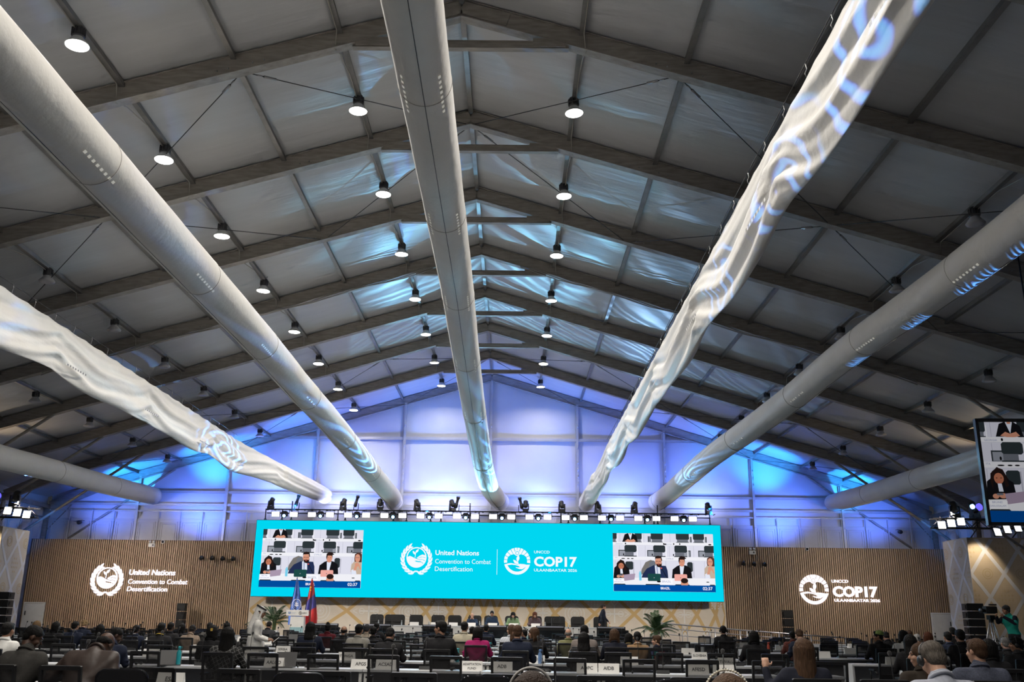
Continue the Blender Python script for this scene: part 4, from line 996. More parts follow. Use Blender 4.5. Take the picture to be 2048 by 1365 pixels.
# floor monitors before the stage
m_mon = mat('glossy_dark_screen', (.008, .009, .011), .12)
m_monhi = emis('monitor_text', (.75, .8, .85), .55)
def floor_monitor():
    r = empty('floor_monitor'); b = MB(); b.rbox((0, 0, .40), (1.36, .06, .76), .02); b.build('frame', m_blackp, r)
    b = MB(); b.box((0, -.035, .40), (1.28, .01, .68)); b.build('display', m_mon, r)
    b = MB(); 
    for p in WREATH: b.poly(p, -.045, 0, (-.52, 0, .22), .05)
    add_text(b, 'United Nations', (-.44, -.045, .235), .05, 0, .01, .34); add_text(b, 'Convention to Combat', (-.44, -.045, .19), .04, 0, 0, .34)
    for p in SUN: b.poly(p, -.045, 0, (.16, 0, .22), .08)
    add_text(b, 'COP17', (.27, -.045, .19), .11, 0, .03, .33); b.build('picture', m_monhi, r)
    for s in (-1, 1): b = MB(); b.beam((s * .45, .0, .1), (s * .45, .35, 0.02), .05, .04); b.build('leg', m_blackm, r)
    b = MB(); b.rbox((-.08, .30, .62), (1.30, .05, .62), .02); b.build('rear_display', m_blackp, r)
    b = MB(); b.box((-.08, .27, .89), (1.2, .012, .05)); b.build('reflection_strip', mat('painted_reflection', (.4, .42, .5), .3), r)  # pale strip drawn in as a reflection along the top of the display
    return r
MONX = [-7.2 + .1, -4.7, -2.0, .55, 3.15, 6.0 - .1]
series(floor_monitor(), [((x, 44.35, .32), (0, 0, 0)) for x in MONX], lambda i: 'black floor monitor with white logos before the stage, %s from the podium end' % ORD[i], 'monitor', 'floor monitors before the stage')
mb = MB(); mb.box((-.6, 44.5, .16), (15.0, .75, .32)); tag(mb.build('monitor_riser', m_blackp), 'long low black riser carrying the floor monitors', 'riser')
# podium
pd = empty('podium', (-8.84, 46.7, .45), 0, 'white podium with a wide sign board and teal pattern band beside two flags', 'podium')
b = MB(); b.box((0, 0, .02), (.95, .6, .04)); b.build('plinth', m_white, pd)
b = MB(); b.box((0, 0, .56), (.68, .42, 1.06), taper=.93); b.build('column', m_white, pd)
b = MB(); b.box((0, -.215, .42), (.63, .012, .36)); b.build('teal_band', m_teal, pd)
b = MB(); b.box((0, -.2, 1.25), (1.06, .05, .27)); b.box((0, .05, 1.20), (.9, .5, .04)); b.build('sign_board', m_white, pd)
b = MB()
for p in WREATH: b.poly(p, -.23, 0, (-.37, 0, 1.25), .065)
add_text(b, 'United Nations', (-.27, -.23, 1.25), .045, 0, 0, .2); add_text(b, 'Convention', (-.27, -.23, 1.20), .04, 0, 0, .15); b.build('blue_logo', mat('blue_print', (.10, .22, .5), .5), pd)
b = MB()
for p in SUN: b.poly(p, -.23, 0, (.14, 0, 1.24), .075)
add_text(b, 'COP17', (.24, -.23, 1.21), .09, 0, .02, .20); b.build('dark_logo', m_ink, pd)
# flags hanging beside their poles
def flag(x, label, kind):
    r = empty('flag', (x, 47.3, .45), 0, label, 'flag')
    b = MB(); b.tube([(0, 0, .03), (0, 0, 2.86)], .018, 8); b.lathe([(.17, 0), (.17, .02), (.04, .05)], 18); b.build('pole', m_steel, r)
    b = MB(); b.lathe([(.02, 2.84), (.028, 2.88), (.005, 2.96)], 10); b.build('finial', m_steel, r)
    mats = {'b': [mat('flag_blue', (.05, .16, .58), .7, sheen=.3), mat('flag_white', (.62, .66, .78), .7)],
            'm': [mat('flag_red', (.50, .008, .012), .7, sheen=.3), mat('flag_navy', (.02, .02, .22), .7, sheen=.3), mat('flag_gold', (.75, .38, .03), .6)]}[kind]
    vs = []; n, m = 60, 40
    for j in range(n + 1):
        v = j / n; z = 2.84 - 2.15 * v; w0 = (.03 + .37 * min(1, v * 1.25) ** .8); w1 = -(.02 + .27 * min(1, v * 1.25))
        for i in range(m + 1):
            u = i / m; x_ = w1 + (w0 - w1) * u; fold = .075 * min(1, v * 2.2 + .15) * sin(u * 15 + v * 1.6) + .02 * sin(u * 31)
            zz = z - .30 * (1 - u) * 0 - .28 * (v) * ((u - .35)) * (-1 if kind == 'm' else -.2) * -.6
            vs.append((x_, -.05 + fold, zz))
    b = MB(); b.v = vs
    for j in range(n):
        for i in range(m):
            u, v = (i + .5) / m, (j + .5) / n
            if kind == 'b':
                mi = 0
            else:
                t = v * 2.15 - (1 - u) * .42; mi = 0 if t < .62 else (1 if t < 1.22 else 0)
            b.f.append((j * (m + 1) + i, j * (m + 1) + i + 1, (j + 1) * (m + 1) + i + 1, (j + 1) * (m + 1) + i)); b.m.append(mi); b.sm.append(True)
    o = b.build('cloth', mats, r); md = o.modifiers.new('s', 'SOLIDIFY'); md.thickness = .004
    em = MB()
    if kind == 'b':                                       # wreath with a simple globe of land shapes
        for p in WREATH[54:]: pass
        for s in (-1, 1):
            for i in range(9):
                a = radians(-75 + i * 18); c = (.21 * cos(a), .235 * sin(a)); em.poly([(s * px + .09, pz) for px, pz in leaf2(c, (.22 * cos(a + .3), .27 * sin(a + .3)), .02, 5)], -.155, 0, (0, 0, 1.63))
        for q in ring2((.09, 0), .155, .163, 24) + ring2((.09, 0), .10, .106, 24): em.poly(q, -.155, 0, (0, 0, 1.63))
        for c, rr in (((-.01 + .09, .06), .05), ((.06 + .09, .05), .03), ((.02 + .09, -.04), .055), ((-.06 + .09, -.02), .03), ((.08 + .09, -.03), .03)):
            em.poly([(c[0] + rr * (1 + .35 * sin(3 * t)) * cos(t * .628), c[1] + rr * (1 + .3 * cos(2 * t)) * sin(t * .628)) for t in range(10)], -.157, 0, (0, 0, 1.63))
        em.build('emblem', mats[1], r)
    else:
        em.poly(arc((0, 0), .05, 0, 360, 10)[:-1], -.14, 0, (-.02, 0, 2.45)); em.poly(seg2((-.02, 2.35), (-.02, 2.28), .08), -.14); em.build('emblem', mats[2], r)
flag(-9.15, 'light blue flag with a white wreathed globe, hanging behind the podium', 'b')
flag(-8.42, 'red, dark blue and red flag hanging beside the podium', 'm')
# potted palms
m_leaf = mat('palm_leaf', (.035, .085, .025), .5, noise=.35, nscale=6); m_stem = mat('palm_stem', (.09, .13, .05), .6, noise=.2, nscale=8); m_pot = mat('white_pot', (.6, .6, .6), .4)
def palm(loc, label, H, spread, seed):
    rnd = random.Random(seed); r = empty('potted_palm', loc, 0, label, 'plant')
    b = MB(); b.lathe([(.16, 0), (.20, .02), (.24, .42), (.22, .42), (.2, .36), (.001, .36)], 20); b.build('pot', m_pot, r)
    st = MB(); 
    for k in range(7):
        a = k * .9; st.tube([(.05 * cos(a), .05 * sin(a), .3), (.07 * cos(a), .07 * sin(a), H * .32), (.10 * cos(a), .10 * sin(a), H * .52)], [.03, .028, .016], 7)
    st.build('stem', m_stem, r)
    fr = MB()
    for k in range(22):
        a = rnd.uniform(0, 2 * pi); el = rnd.uniform(.35, 1.4); L = H * rnd.uniform(.38, .55) * (.8 + .3 * spread); base = Vector((.06 * cos(a), .06 * sin(a), H * .42 + rnd.uniform(-.15, .1)))
        pts = []; n = 9
        for i in range(n + 1):
            t = i / n; pts.append(base + Vector((cos(a), sin(a), 0)) * (L * cos(el) * t * (1 + .2 * t)) * spread + Vector((0, 0, L * (sin(el) * t - .55 * t * t * (1.3 - el * .5)))))
        fr.tube(pts, [.009 - .0007 * i for i in range(n + 1)], 5)
        for i in range(2, n + 1):
            for s in (-1, 1):
                for h in (0, .5):
                    p = pts[i - 1].lerp(pts[i], h); t = (pts[i] - pts[i - 1]).normalized(); sd = t.cross(Vector((0, 0, 1))).normalized() * s
                    ll = .26 * (1 - .45 * i / n) * (H / 1.9); tip = p + (sd * .75 + t * .55 + Vector((0, 0, -.35))) * ll; mid = p.lerp(tip, .5) + Vector((0, 0, .02)); w = t * .014
                    fr.add([p - w, p + w, mid + w * 1.3, tip, mid - w * 1.3], [(0, 1, 2, 3, 4)])
    fr.build('fronds', m_leaf, r)
palm((-10.5, 49.0, .45), 'potted palm with drooping fronds between the robed person and the podium', 2.1, 1.15, 2)
palm((7.95, 45.35, 0), 'bushy potted palm at the head of the ramp', 2.55, .85, 5)
# ramp with handrails
m_rail = mat('rail_steel', (.38, .38, .40), .35, .7)
rp = empty('access_ramp', (0, 0, 0), 0, 'long ramp with steel handrails beside the patterned backdrop', 'ramp')
b = MB(); b.add([(8.3, 46.4, 0), (17.0, 46.4, 0), (8.3, 46.4, .60), (8.3, 47.9, 0), (17.0, 47.9, 0), (8.3, 47.9, .60)], [(0, 1, 2), (3, 5, 4), (2, 1, 4, 5), (0, 2, 5, 3), (0, 3, 4, 1)]); b.build('deck', m_stage, rp)
b = MB()
for yy in (46.45, 47.85):
    for dz in (.22, .52, .80, 1.02):
        b.tube([(8.4, yy, .42 + dz), (12.4, yy, .12 + dz), (12.45, yy, .12 + dz), (17.0, yy, -.16 + dz if dz > .7 else max(.05, -.16 + dz))], .026 if dz > 1 else .018, 8)
b.build('handrail', m_rail, rp)
for yy in (46.45, 47.85):
    for x in (8.4, 9.6, 10.9, 12.4, 13.9, 15.4, 17.0): b = MB(); zt = 1.44 - (x - 8.4) * .075 if x < 12.4 else 1.14 - (x - 12.4) * .062; b.tube([(x, yy, 0.02), (x, yy, zt)], .024, 8); b.build('post', m_rail, rp)
# line arrays and speaker columns
def line_array(x, y, w, n, H, label, name='speaker_stack', d=.5, lines=True, tilt=0):
    r = empty(name, (x, y, 0), 0, label, 'loudspeaker'); h = (H - .45) / n
    b = MB(); b.rbox((0, .05, .225), (w * 1.25, d * 1.2, .45), .02); b.build('subwoofer', m_blackp, r)
    for k in range(n):
        z = .45 + h * (k + .5); b = MB(); b.box((0, -.004 * k * tilt, z), (w, d, h - .035)); b.box((0, -d / 2 - .01 - .004 * k * tilt, z), (w * .9, .02, h * .7)); c = b.build('cabinet', m_blackp, r)
        if lines and k < n - 0: b = MB(); b.box((0, -d / 2 - .012, z + h / 2 - .012), (w * .96, .01, .014)); b.build('edge_strip', mat('grey_edge', (.16, .16, .17), .4), c)
        for s in (-1, 1): b = MB(); b.box((s * (w / 2 + .01), -d * .2, z), (.03, .12, h * .5)); b.build('rigging', m_blackm, c)
line_array(-20.9, 42.6, .78, 6, 2.42, 'tall stack of black line array speakers before the wreath logo side pier')
line_array(21.35, 42.6, .72, 6, 2.42, 'tall stack of black line array speakers before the sunburst logo side pier')
line_array(-16.05, 51.6, .42, 4, 2.15, 'slim black speaker column in front of the slatted wall right of the wreath logo', 'speaker_column', .4, False)
line_array(15.4, 50.2, .48, 4, 2.15, 'slim black speaker column in front of the slatted wall beside the ramp', 'speaker_column', .4, False)

# ================================================================ desks and chairs
MAIN = [10.9, 15.35, 18.35, 21.5, 24.6, 28.0, 31.2, 34.4, 37.6, 40.8]
RIGHT = [16.9, 19.8, 23.0, 26.4, 29.2, 32.0, 35.0, 38.0]
def rowy(r, x, right=False): return r if right or r < 10 else r + .12 * max(0, 3 - x) - .2
def rowa(r, x, right=False): return 0 if right or r < 10 or x > 3 else -.1194
m_net = mat('chair_net', (.02, .02, .022), .8, alpha=.45)
m_under = mat('desk_panel_grey', (.34, .35, .37), .5)
def desk(parts=True, side=False):
    r = empty('conference_desk') if parts else None
    t, l, p = MB(), [], MB()
    t.box((0, .25, .722), (1.845, .50, .036)); p.box((0, .40, .48), (1.70, .018, .42))
    for s in (-1, 1):
        b = MB()
        for yy in (.05, .45): b.box((s * .89, yy, .35), (.045, .045, .70))
        b.box((s * .89, .25, .04), (.045, .40, .04)); b.box((s * .89, .25, .685), (.045, .42, .03)); l.append(b)
    if parts:
        t.build('desk_top', m_desk, r); p.build('modesty_panel', m_under, r)
        for b in l: b.build('leg', m_white, r)
        if side: b = MB(); b.box((-.915, .25, .36), (.02, .52, .70)); b.build('side_panel', m_desk, r)
        return r
    for b in l + [p]: t.add(b.v, b.f, 0)
    if side: t.box((-.915, .25, .36), (.02, .52, .70))
    return t.build('conference_desk', m_desk)
def chair(parts=True):
    Rb = Matrix.Rotation(radians(8), 3, 'X')
    def back(b):
        c = Vector((0, -.255, .735))
        for s in (-1, 1): b.box(c + Rb @ Vector((s * .222, 0, 0)), (.034, .03, .50), R=Rb)
        b.rbox(c + Rb @ Vector((0, 0, .235)), (.478, .034, .045), .018, R=Rb); b.box(c + Rb @ Vector((0, 0, -.20)), (.43, .03, .11), R=Rb)
        b.box(c + Rb @ Vector((0, -.02, -.30)), (.30, .03, .14), R=Rb)
    def net(b): c = Vector((0, -.25, .735)); b.box(c + Rb @ Vector((0, 0, .035)), (.42, .006, .38), R=Rb)
    def seat(b): b.box((0, 0, .455), (.48, .47, .05)); b.box((0, 0, .485), (.44, .43, .03), taper=.94)
    def arm(b, s): b.box((s * .27, .0, .665), (.055, .27, .028)); b.tube([(s * .27, .10, .65), (s * .265, .12, .44)], .013, 6); b.tube([(s * .27, -.10, .65), (s * .25, -.20, .60)], .013, 6)
    def leg(b, sx, sy): b.tube([(sx * .22, sy * .14, .44), (sx * .25, sy * .24, .015)], .014, 7); b.lathe([(.02, 0), (.02, .02), (.01, .03)], 8, (sx * .25, sy * .24, 0))
    if parts:
        r = empty('conference_chair'); b = MB(); back(b); b.build('back_frame', m_blackp, r); b = MB(); net(b); b.build('back_net', m_net, r); b = MB(); seat(b); b.build('seat', m_chairfab, r)
        for s in (-1, 1):
            b = MB(); arm(b, s); b.build('armrest', m_blackp, r)
            for t in (-1, 1): b = MB(); leg(b, s, t); b.build('leg', m_blackm, r)
        return r
    b = MB(); back(b); seat(b); n0 = len(b.f)
    for s in (-1, 1):
        arm(b, s)
        for t in (-1, 1): leg(b, s, t)
    n0 = len(b.m); net(b); b.m[n0:] = [1] * (len(b.m) - n0)
    return b.build('conference_chair', [m_blackp, m_net])
def padded():
    r = empty('padded_chair'); g = mat('glossy_black_shell', (.012, .012, .014), .16)
    b = MB(); b.rbox((0, -.25, .76), (.50, .035, .46), .09, R=Matrix.Rotation(radians(8), 3, 'X'), n=6); b.build('backrest', g, r)
    b = MB(); hp_ = [(-.245, -.235, .45), (-.25, -.275, .89)] + [(-.16 - .09 * cos(a_), -.285, .895 + .09 * sin(a_)) for a_ in [pi / 2 * q / 6 for q in range(1, 7)]] + [(.16 + .09 * sin(a_), -.285, .895 + .09 * cos(a_)) for a_ in [pi / 2 * q / 6 for q in range(0, 6)]] + [(.25, -.275, .89), (.245, -.235, .45)]; b.tube(hp_, .014, 8); b.build('back_hoop', mat('polished_black_tube', (.03, .03, .035), .08, .8), r)
    b = MB(); b.box((0, 0, .46), (.48, .46, .07)); b.build('seat', m_chairfab, r)
    for sx in (-1, 1):
        for sy in (-1, 1): b = MB(); b.tube([(sx * .2, sy * .14, .43), (sx * .24, sy * .23, .01)], .013, 7); b.build('leg', m_blackm, r)
    return r
PEOPLE = [
(-6.81, 15.83, 1.38, 'up', 'short', 'black', 'white', 'b', '', 'person in a white shirt with thick black hair', 15.35),
(-4.17, 11.06, 1.38, 'rightdown', 'crop', 'black', 'greyjacket', 'd', '', 'person in a dark grey jacket looking down to the side', 10.9),
(-11.05, 25.59, 1.34, 'up', 'long', 'darkblond', 'black', 'l', '', 'person with dark blond hair in black, in front of the white door', 24.6),
(-10.52, 25.52, 1.32, 'up', 'bob', 'black', 'black', 'm', 'phones', 'person with black bob and headphones against the slatted wall', 24.6),
(-10.0, 25.46, 1.34, 'up', 'short', 'black', 'navy', 'm', '', 'person in a dark navy suit beside the curly blond head', 24.6),
(-11.36, 29.02, 1.33, 'down', 'curly', 'blond', 'navy', 'l', '', 'person with curly blond hair in navy', 28.0),
(-9.3, 25.38, 1.27, 'up', 'long', 'black', 'black', 'm', '', 'person with long black hair seated before the slatted wall', 24.6),
(-5.04, 15.61, 1.31, 'rightdown', 'crop', 'black', 'navy', 'd', 'collar', 'person in a navy blazer with a pale collar', 15.35),
(-3.45, 10.97, 1.29, 'bow', 'bald', 'black', 'brownleather', 'd', '', 'person in a brown leather jacket bending forward', 10.9),
(-8.32, 25.26, 1.27, 'up', 'short', 'black', 'navy', 'd', 'collar', 'person in a navy suit with a white shirt collar, alone before the wall logo', 24.6),
(-6.5, 21.94, 1.36, 'up', 'short', 'black', 'black', 'd', 'lanyard', 'person in a black suit with a yellow lanyard', 21.5),
(-7.41, 25.15, 1.35, 'up', 'crop', 'black', 'black', 'd', '', 'person with cropped hair left of the black speaker column', 24.6),
(-8.29, 28.65, 1.29, 'up', 'bob', 'black', 'black', 'm', '', 'dark haired person under the black speaker column', 28.0),
(-6.87, 25.08, 1.27, 'down', 'short', 'black', 'shawl', 'd', '', 'person wrapped in a beige patterned shawl', 24.6),
(-7.45, 28.55, 1.33, 'up', 'short', 'black', 'greypat', 'd', '', 'person in a grey patterned top behind the yellow hair clip', 28.0),
(-4.32, 18.53, 1.35, 'up', 'bob', 'black', 'black', 'm', 'clip', 'person with a yellow hair clip in black hair', 18.35),
(-6.94, 28.49, 1.36, 'up', 'bun', 'black', 'black', 'm', '', 'person with a high black bun', 28.0),
(-3.11, 15.38, 1.35, 'up', 'vlong', 'black', 'plaid', 'm', '', 'person with very long black hair and plaid sleeves', 15.35),
(-6.55, 31.65, 1.35, 'down', 'short', 'black', 'darkgrey', 'm', '', 'person in a dark suit behind an open laptop near the robed man', 31.2),
(-3.08, 21.53, 1.41, 'up', 'long', 'black', 'navy', 'm', '', 'person with long black hair in navy below the podium', 21.5),
(-3.94, 28.13, 1.37, 'up', 'bun', 'black', 'darkred', 'd', '', 'person with a black bun in a dark red top', 28.0),
(-2.87, 24.6, 1.31, 'up', 'bald', 'black', 'black', 'm', '', 'balding person in black before the floor monitor', 24.6),
(-2.01, 21.4, 1.38, 'up', 'short', 'black', 'greige', 'm', '', 'person in a light grey shirt with short black hair', 21.5),
(-2.8, 28.0, 1.33, 'up', 'cap', 'grey', 'beige', 'm', '', 'person with a grey head covering and beige collar', 28.0),
(-2.98, 31.22, 1.36, 'up', 'short', 'black', 'black', 'm', 'phones', 'person in black with headphones beside the grey shirted one', 31.2),
(-2.12, 24.51, 1.3, 'up', 'short', 'black', 'black', 'd', '', 'person with short hair in black right of the grey shirt', 24.6),
(-0.94, 18.12, 1.33, 'down', 'short', 'black', 'black', 'm', '', 'broad shouldered person in a black jacket with both ears showing', 18.35),
(0.02, 18.01, 1.48, 'left', 'short', 'black', 'black', 'm', '', 'person in black turning the head to the left', 18.35),
(0.15, 24.24, 1.45, 'up', 'short', 'black', 'cream', 'm', '', 'person in a cream jacket', 24.6),
(0.6, 21.09, 1.36, 'up', 'bob', 'black', 'magenta', 'm', '', 'person in a magenta jacket with a black bob', 21.5),
(0.21, 27.63, 1.31, 'up', 'short', 'black', 'black', 'm', '', 'small dark figure between the cream and the magenta jackets', 28.0),
(0.52, 30.8, 1.35, 'up', 'short', 'black', 'navy', 'm', '', 'person in a navy jacket beyond the magenta one', 31.2),
(1.31, 24.1, 1.39, 'left', 'long', 'brown', 'stripes', 'l', '', 'person with long brown hair in a striped shirt', 24.6),
(1.43, 17.84, 1.42, 'up', 'short', 'brown', 'navy', 'l', '', 'person in a navy suit, the central broad back', 18.35),
(1.66, 27.46, 1.25, 'left', 'short', 'black', 'navy', 'm', '', 'person in navy half hidden behind the central navy suit', 28.0),
(1.79, 20.95, 1.36, 'left', 'bob', 'brown', 'black', 'l', '', 'person with a chestnut bob in black', 21.5),
(2.7, 23.94, 1.32, 'up', 'bald', 'grey', 'olive', 'l', '', 'older bald person in an olive jacket', 24.6),
(2.86, 20.82, 1.42, 'up', 'short', 'black', 'taupe', 'd', '', 'tall person in a taupe grey jacket', 21.5),
(2.62, 17.7, 1.31, 'up', 'long', 'black', 'black', 'm', '', 'person with straight black hair in front of the taupe jacket', 18.35),
(3.5, 20.8, 1.35, 'up', 'bob', 'brown', 'navyd', 'l', 'shades', 'person with sunglasses pushed up on brown hair', 21.5),
(4.16, 23.9, 1.23, 'up', 'bob', 'black', 'sand', 'm', '', 'person with a black bob in a sand yellow jacket', 24.6),
(3.98, 20.8, 1.3, 'up', 'short', 'black', 'camel', 'm', 'collar', 'person in a camel coat', 21.5),
(4.39, 20.8, 1.23, 'left', 'short', 'brown', 'patch', 'l', '', 'person in profile wearing a dark top with coloured squares', 21.5),
(7.5, 28.7, 1.4, 'up', 'short', 'black', 'black', 'm', 'phones', 'person in a black suit with headphones before the ramp', 29.2),
(6.44, 20.8, 1.34, 'up', 'bob', 'black', 'black', 'm', '', 'person all in black at the aisle side of the desks on the far side', 21.5),
(8.71, 25.9, 1.31, 'up', 'crop', 'black', 'redplaid', 'd', '', 'person in a rust red patterned shirt', 26.4),
(7.95, 22.5, 1.36, 'down', 'short', 'brown', 'navy', 'l', 'collar', 'person in a navy suit bending over right of the speaker column', 23.0),
(4.35, 10.2, 1.36, 'up', 'vlong', 'brown', 'navyd', 'l', '', 'person with very long brown hair in a navy jacket holding up a hand', 10.9),
(9.7, 22.5, 1.36, 'left', 'short', 'black', 'black', 'm', 'greencap', 'person in black with a pale green patch on the cap', 23.0),
(11.22, 25.9, 1.3, 'down', 'short', 'black', 'black', 'm', '', 'person with black hair leaning over beside the green capped one', 26.4),
(10.27, 22.5, 1.38, 'up', 'bob', 'black', 'white', 'm', '', 'person in a white top with a black bob', 23.0),
(7.96, 16.4, 1.35, 'up', 'long', 'black', 'black', 'm', '', 'person with big black hair in black beside the white top', 16.9),
(12.92, 28.7, 1.34, 'up', 'short', 'brown', 'brownd', 'm', '', 'person with brown hair standing out behind the white top', 29.2),
(11.99, 25.9, 1.27, 'up', 'short', 'lightgrey', 'darkgrey', 'l', '', 'grey haired person in dark grey', 26.4),
(10.83, 22.5, 1.35, 'up', 'long', 'redbrown', 'black', 'l', '', 'person with red brown hair in black', 23.0),
(5.56, 10.2, 1.33, 'left', 'vlong', 'brown', 'brownd', 'l', '', 'person with long golden brown hair in a brown coat', 10.9),
(11.3, 22.5, 1.36, 'up', 'short', 'black', 'navyb', 'm', '', 'person in a blue grey jacket before the white door', 23.0),
(14.19, 28.7, 1.44, 'up', 'short', 'black', 'black', 'm', '', 'dark figure beside the edge of the white door', 29.2),
(10.13, 19.3, 1.43, 'up', 'short', 'black', 'black', 'm', '', 'person in a black suit in front of the speaker stack', 19.8),
(6.15, 10.2, 1.38, 'leftup', 'short', 'brown', 'bluegrey', 'l', '', 'person in a blue grey tweed jacket', 10.9),
(7.57, 12.9, 1.34, 'up', 'bob', 'black', 'black', 'm', '', 'person with black hair next to the tweed jacket', 13.4),
(4.53, 7.3, 1.38, 'down', 'short', 'greybrown', 'lightgrey', 'l', 'phones', 'person in a light grey suit wearing black headphones', 7.8),
(10.99, 19.3, 1.29, 'up', 'short', 'grey', 'darkgrey', 'l', '', 'grey haired person in dark grey by the patterned wall', 19.8),
(9.72, 16.4, 1.33, 'left', 'short', 'black', 'charcoal', 'm', 'phones', 'person in charcoal with headphones at the patterned wall', 16.9),
(1.43, 4.4, 1.29, 'up', 'bob', 'darkbrown', 'black', 'l', 'band', 'person with dark brown hair and a grey headband, mostly cut off', 4.9),
(2.3, 4.4, 1.29, 'up', 'bob', 'brown', 'black', 'l', 'beads', 'person with brown hair and a beaded hairband', 4.9),
]
CARDS = [
(-2.47, 15.35, 'AALCO'), (-1.05, 15.35, 'APGS'), (-0.65, 15.35, 'ACSAD'), (0.72, 15.35, 'ADAPTATION|FUND'), (1.19, 15.35, 'ADB'), (2.5, 15.35, 'ADPC'), (2.83, 15.35, 'AfDB'), (4.2, 15.35, 'AFESD'), (4.59, 15.35, 'AF'), (-5.69, 18.35, 'TIMOR-LESTE'), (-3.69, 18.35, 'TOGO'), (-1.8, 18.35, 'TONGA'), (0.1, 18.35, 'TRINIDAD AND|TOBAGO'), (1.79, 18.35, 'TUNISIA'), (3.5, 18.35, 'TURKMENISTAN'), (5.29, 18.35, 'TUVALU'), (-5.75, 21.5, 'SENEGAL'), (-3.8, 21.5, 'SERBIA'), (-1.88, 21.5, 'SEYCHELLES'), (-0.03, 21.5, 'SIERRA|LEONE'), (1.84, 21.5, 'SINGAPORE'), (3.57, 21.5, 'SLOVAKIA'), (5.39, 21.5, 'SLOVENIA'), (-10.9, 24.6, 'PAKISTAN'), (-3.81, 24.6, 'PANAMA'), (-0.03, 24.6, 'PARAGUAY'), (1.92, 24.6, 'PERU'), (-5.88, 28.0, 'MEXICO'), (-3.17, 10.9, 'EIB'), (-2.59, 10.9, 'ESA'), (-4.68, 10.9, 'WA'), (-1.13, 10.9, 'GCC'), (6.64, 10.9, 'ACSH'),
]
protosD = {}
def get(kind, make, *a):
    k = (kind,) + a
    if k not in protosD: protosD[k] = make(*a); return protosD[k]
    return copy_tree(protosD[k])
occ = {}
for p in PEOPLE: occ.setdefault(p[10], []).append(p)
def rown(r, right): 
    L = RIGHT if right else MAIN
    return '%s desk row' % ORD[L.index(r)] if r in L else 'short near row'
n_ch = 0
AISLE = 'aisle'
def place_row(r, right, x0, units):
    """units laid from x0 outwards; chairs on the camera side"""
    global n_ch
    blk = 'side block' if right else 'main block'
    fullp = r < 26
    ppl = [p for p in occ.get(r, []) if (p[0] > 7.0) == right or r not in (10.9,)]
    seats = []
    for i in range(units):
        d = 1 if right else -1
        cx = x0 + d * (.925 + i * 1.85); y = rowy(r, cx, right); a = rowa(r, cx, right)
        o = get('desk', desk, fullp, right and i == 0); o.location = (cx, y, 0); o.rotation_euler = (0, 0, a)
        tag(o, 'white conference desk, %s from the aisle, %s, %s' % (ORD[i], rown(r, right), blk), 'desk', 'white conference desks')
        for s in (-1, 1): seats.append(cx + s * .46 * (-d) * -1)
        # microphone per desk
        m = get('mic', gooseneck, 'conference_microphone', .40); m.location = (cx + .05, y + .30 - .0 * a, .74); m.rotation_euler = (0, 0, pi + a + random.uniform(-.2, .2))
        tag(m, 'gooseneck microphone, desk %s from the aisle, %s, %s' % (ORD[i], rown(r, right), blk), 'microphone', 'gooseneck microphones on the desks')
    seats.sort(key=lambda x: x if right else -x)
    free = [x for x in seats]
    for p in ppl:
        if not free: break
        j = min(range(len(free)), key=lambda k: abs(free[k] - p[0]))
        if abs(free[j] - p[0]) < .8: free.pop(j)
    for k, x in enumerate(seats):
        if x not in free: continue
        if any(abs(x - p[0]) < .44 for p in ppl): continue
        y = rowy(r, x, right); o = get('chair', chair, fullp); o.location = (x, y - .5 - random.uniform(0, .10), 0); o.rotation_euler = (0, 0, rowa(r, x, right) + random.uniform(-.10, .10))
        tag(o, 'empty black net backed chair, %s from the aisle, %s, %s' % (ORD[k], rown(r, right), blk), 'chair', 'empty net backed chairs at the desks'); n_ch += 1
    if r == 10.9:
        for k, x in enumerate(seats[1::2]):
            if any(abs(x - .2 - p[0]) < .42 for p in ppl): continue
            o = get('padded', padded); o.location = (x - .22, rowy(r, x) - 1.02, 0); o.rotation_euler = (0, 0, random.uniform(-.1, .1)); tag(o, 'round cornered glossy black chair in the near chair row, %s from the aisle' % ORD[k], 'chair', 'glossy black chairs in the near row')
for r in MAIN:
    xl = max(-.575 * r + .6, -19.5); place_row(r, False, 6.4, int((6.4 - xl) / 1.85) + 1)
for r in RIGHT:
    xr = min(.575 * r + 1.5, 20.0); place_row(r, True, 8.1, max(1, int((xr - 8.1) / 1.85) + 1))
for r, xs, nm in ((7.8, (4.6,), 'short near row'), (4.9, (1.0, 2.85), 'closest row'), (13.4, (8.0,), 'side row')):
    for i, x in enumerate(xs):
        o = get('desk', desk, True, False); o.location = (x, r, 0); tag(o, 'white conference desk %s in the %s' % (ORD[i], nm), 'desk', 'white conference desks')

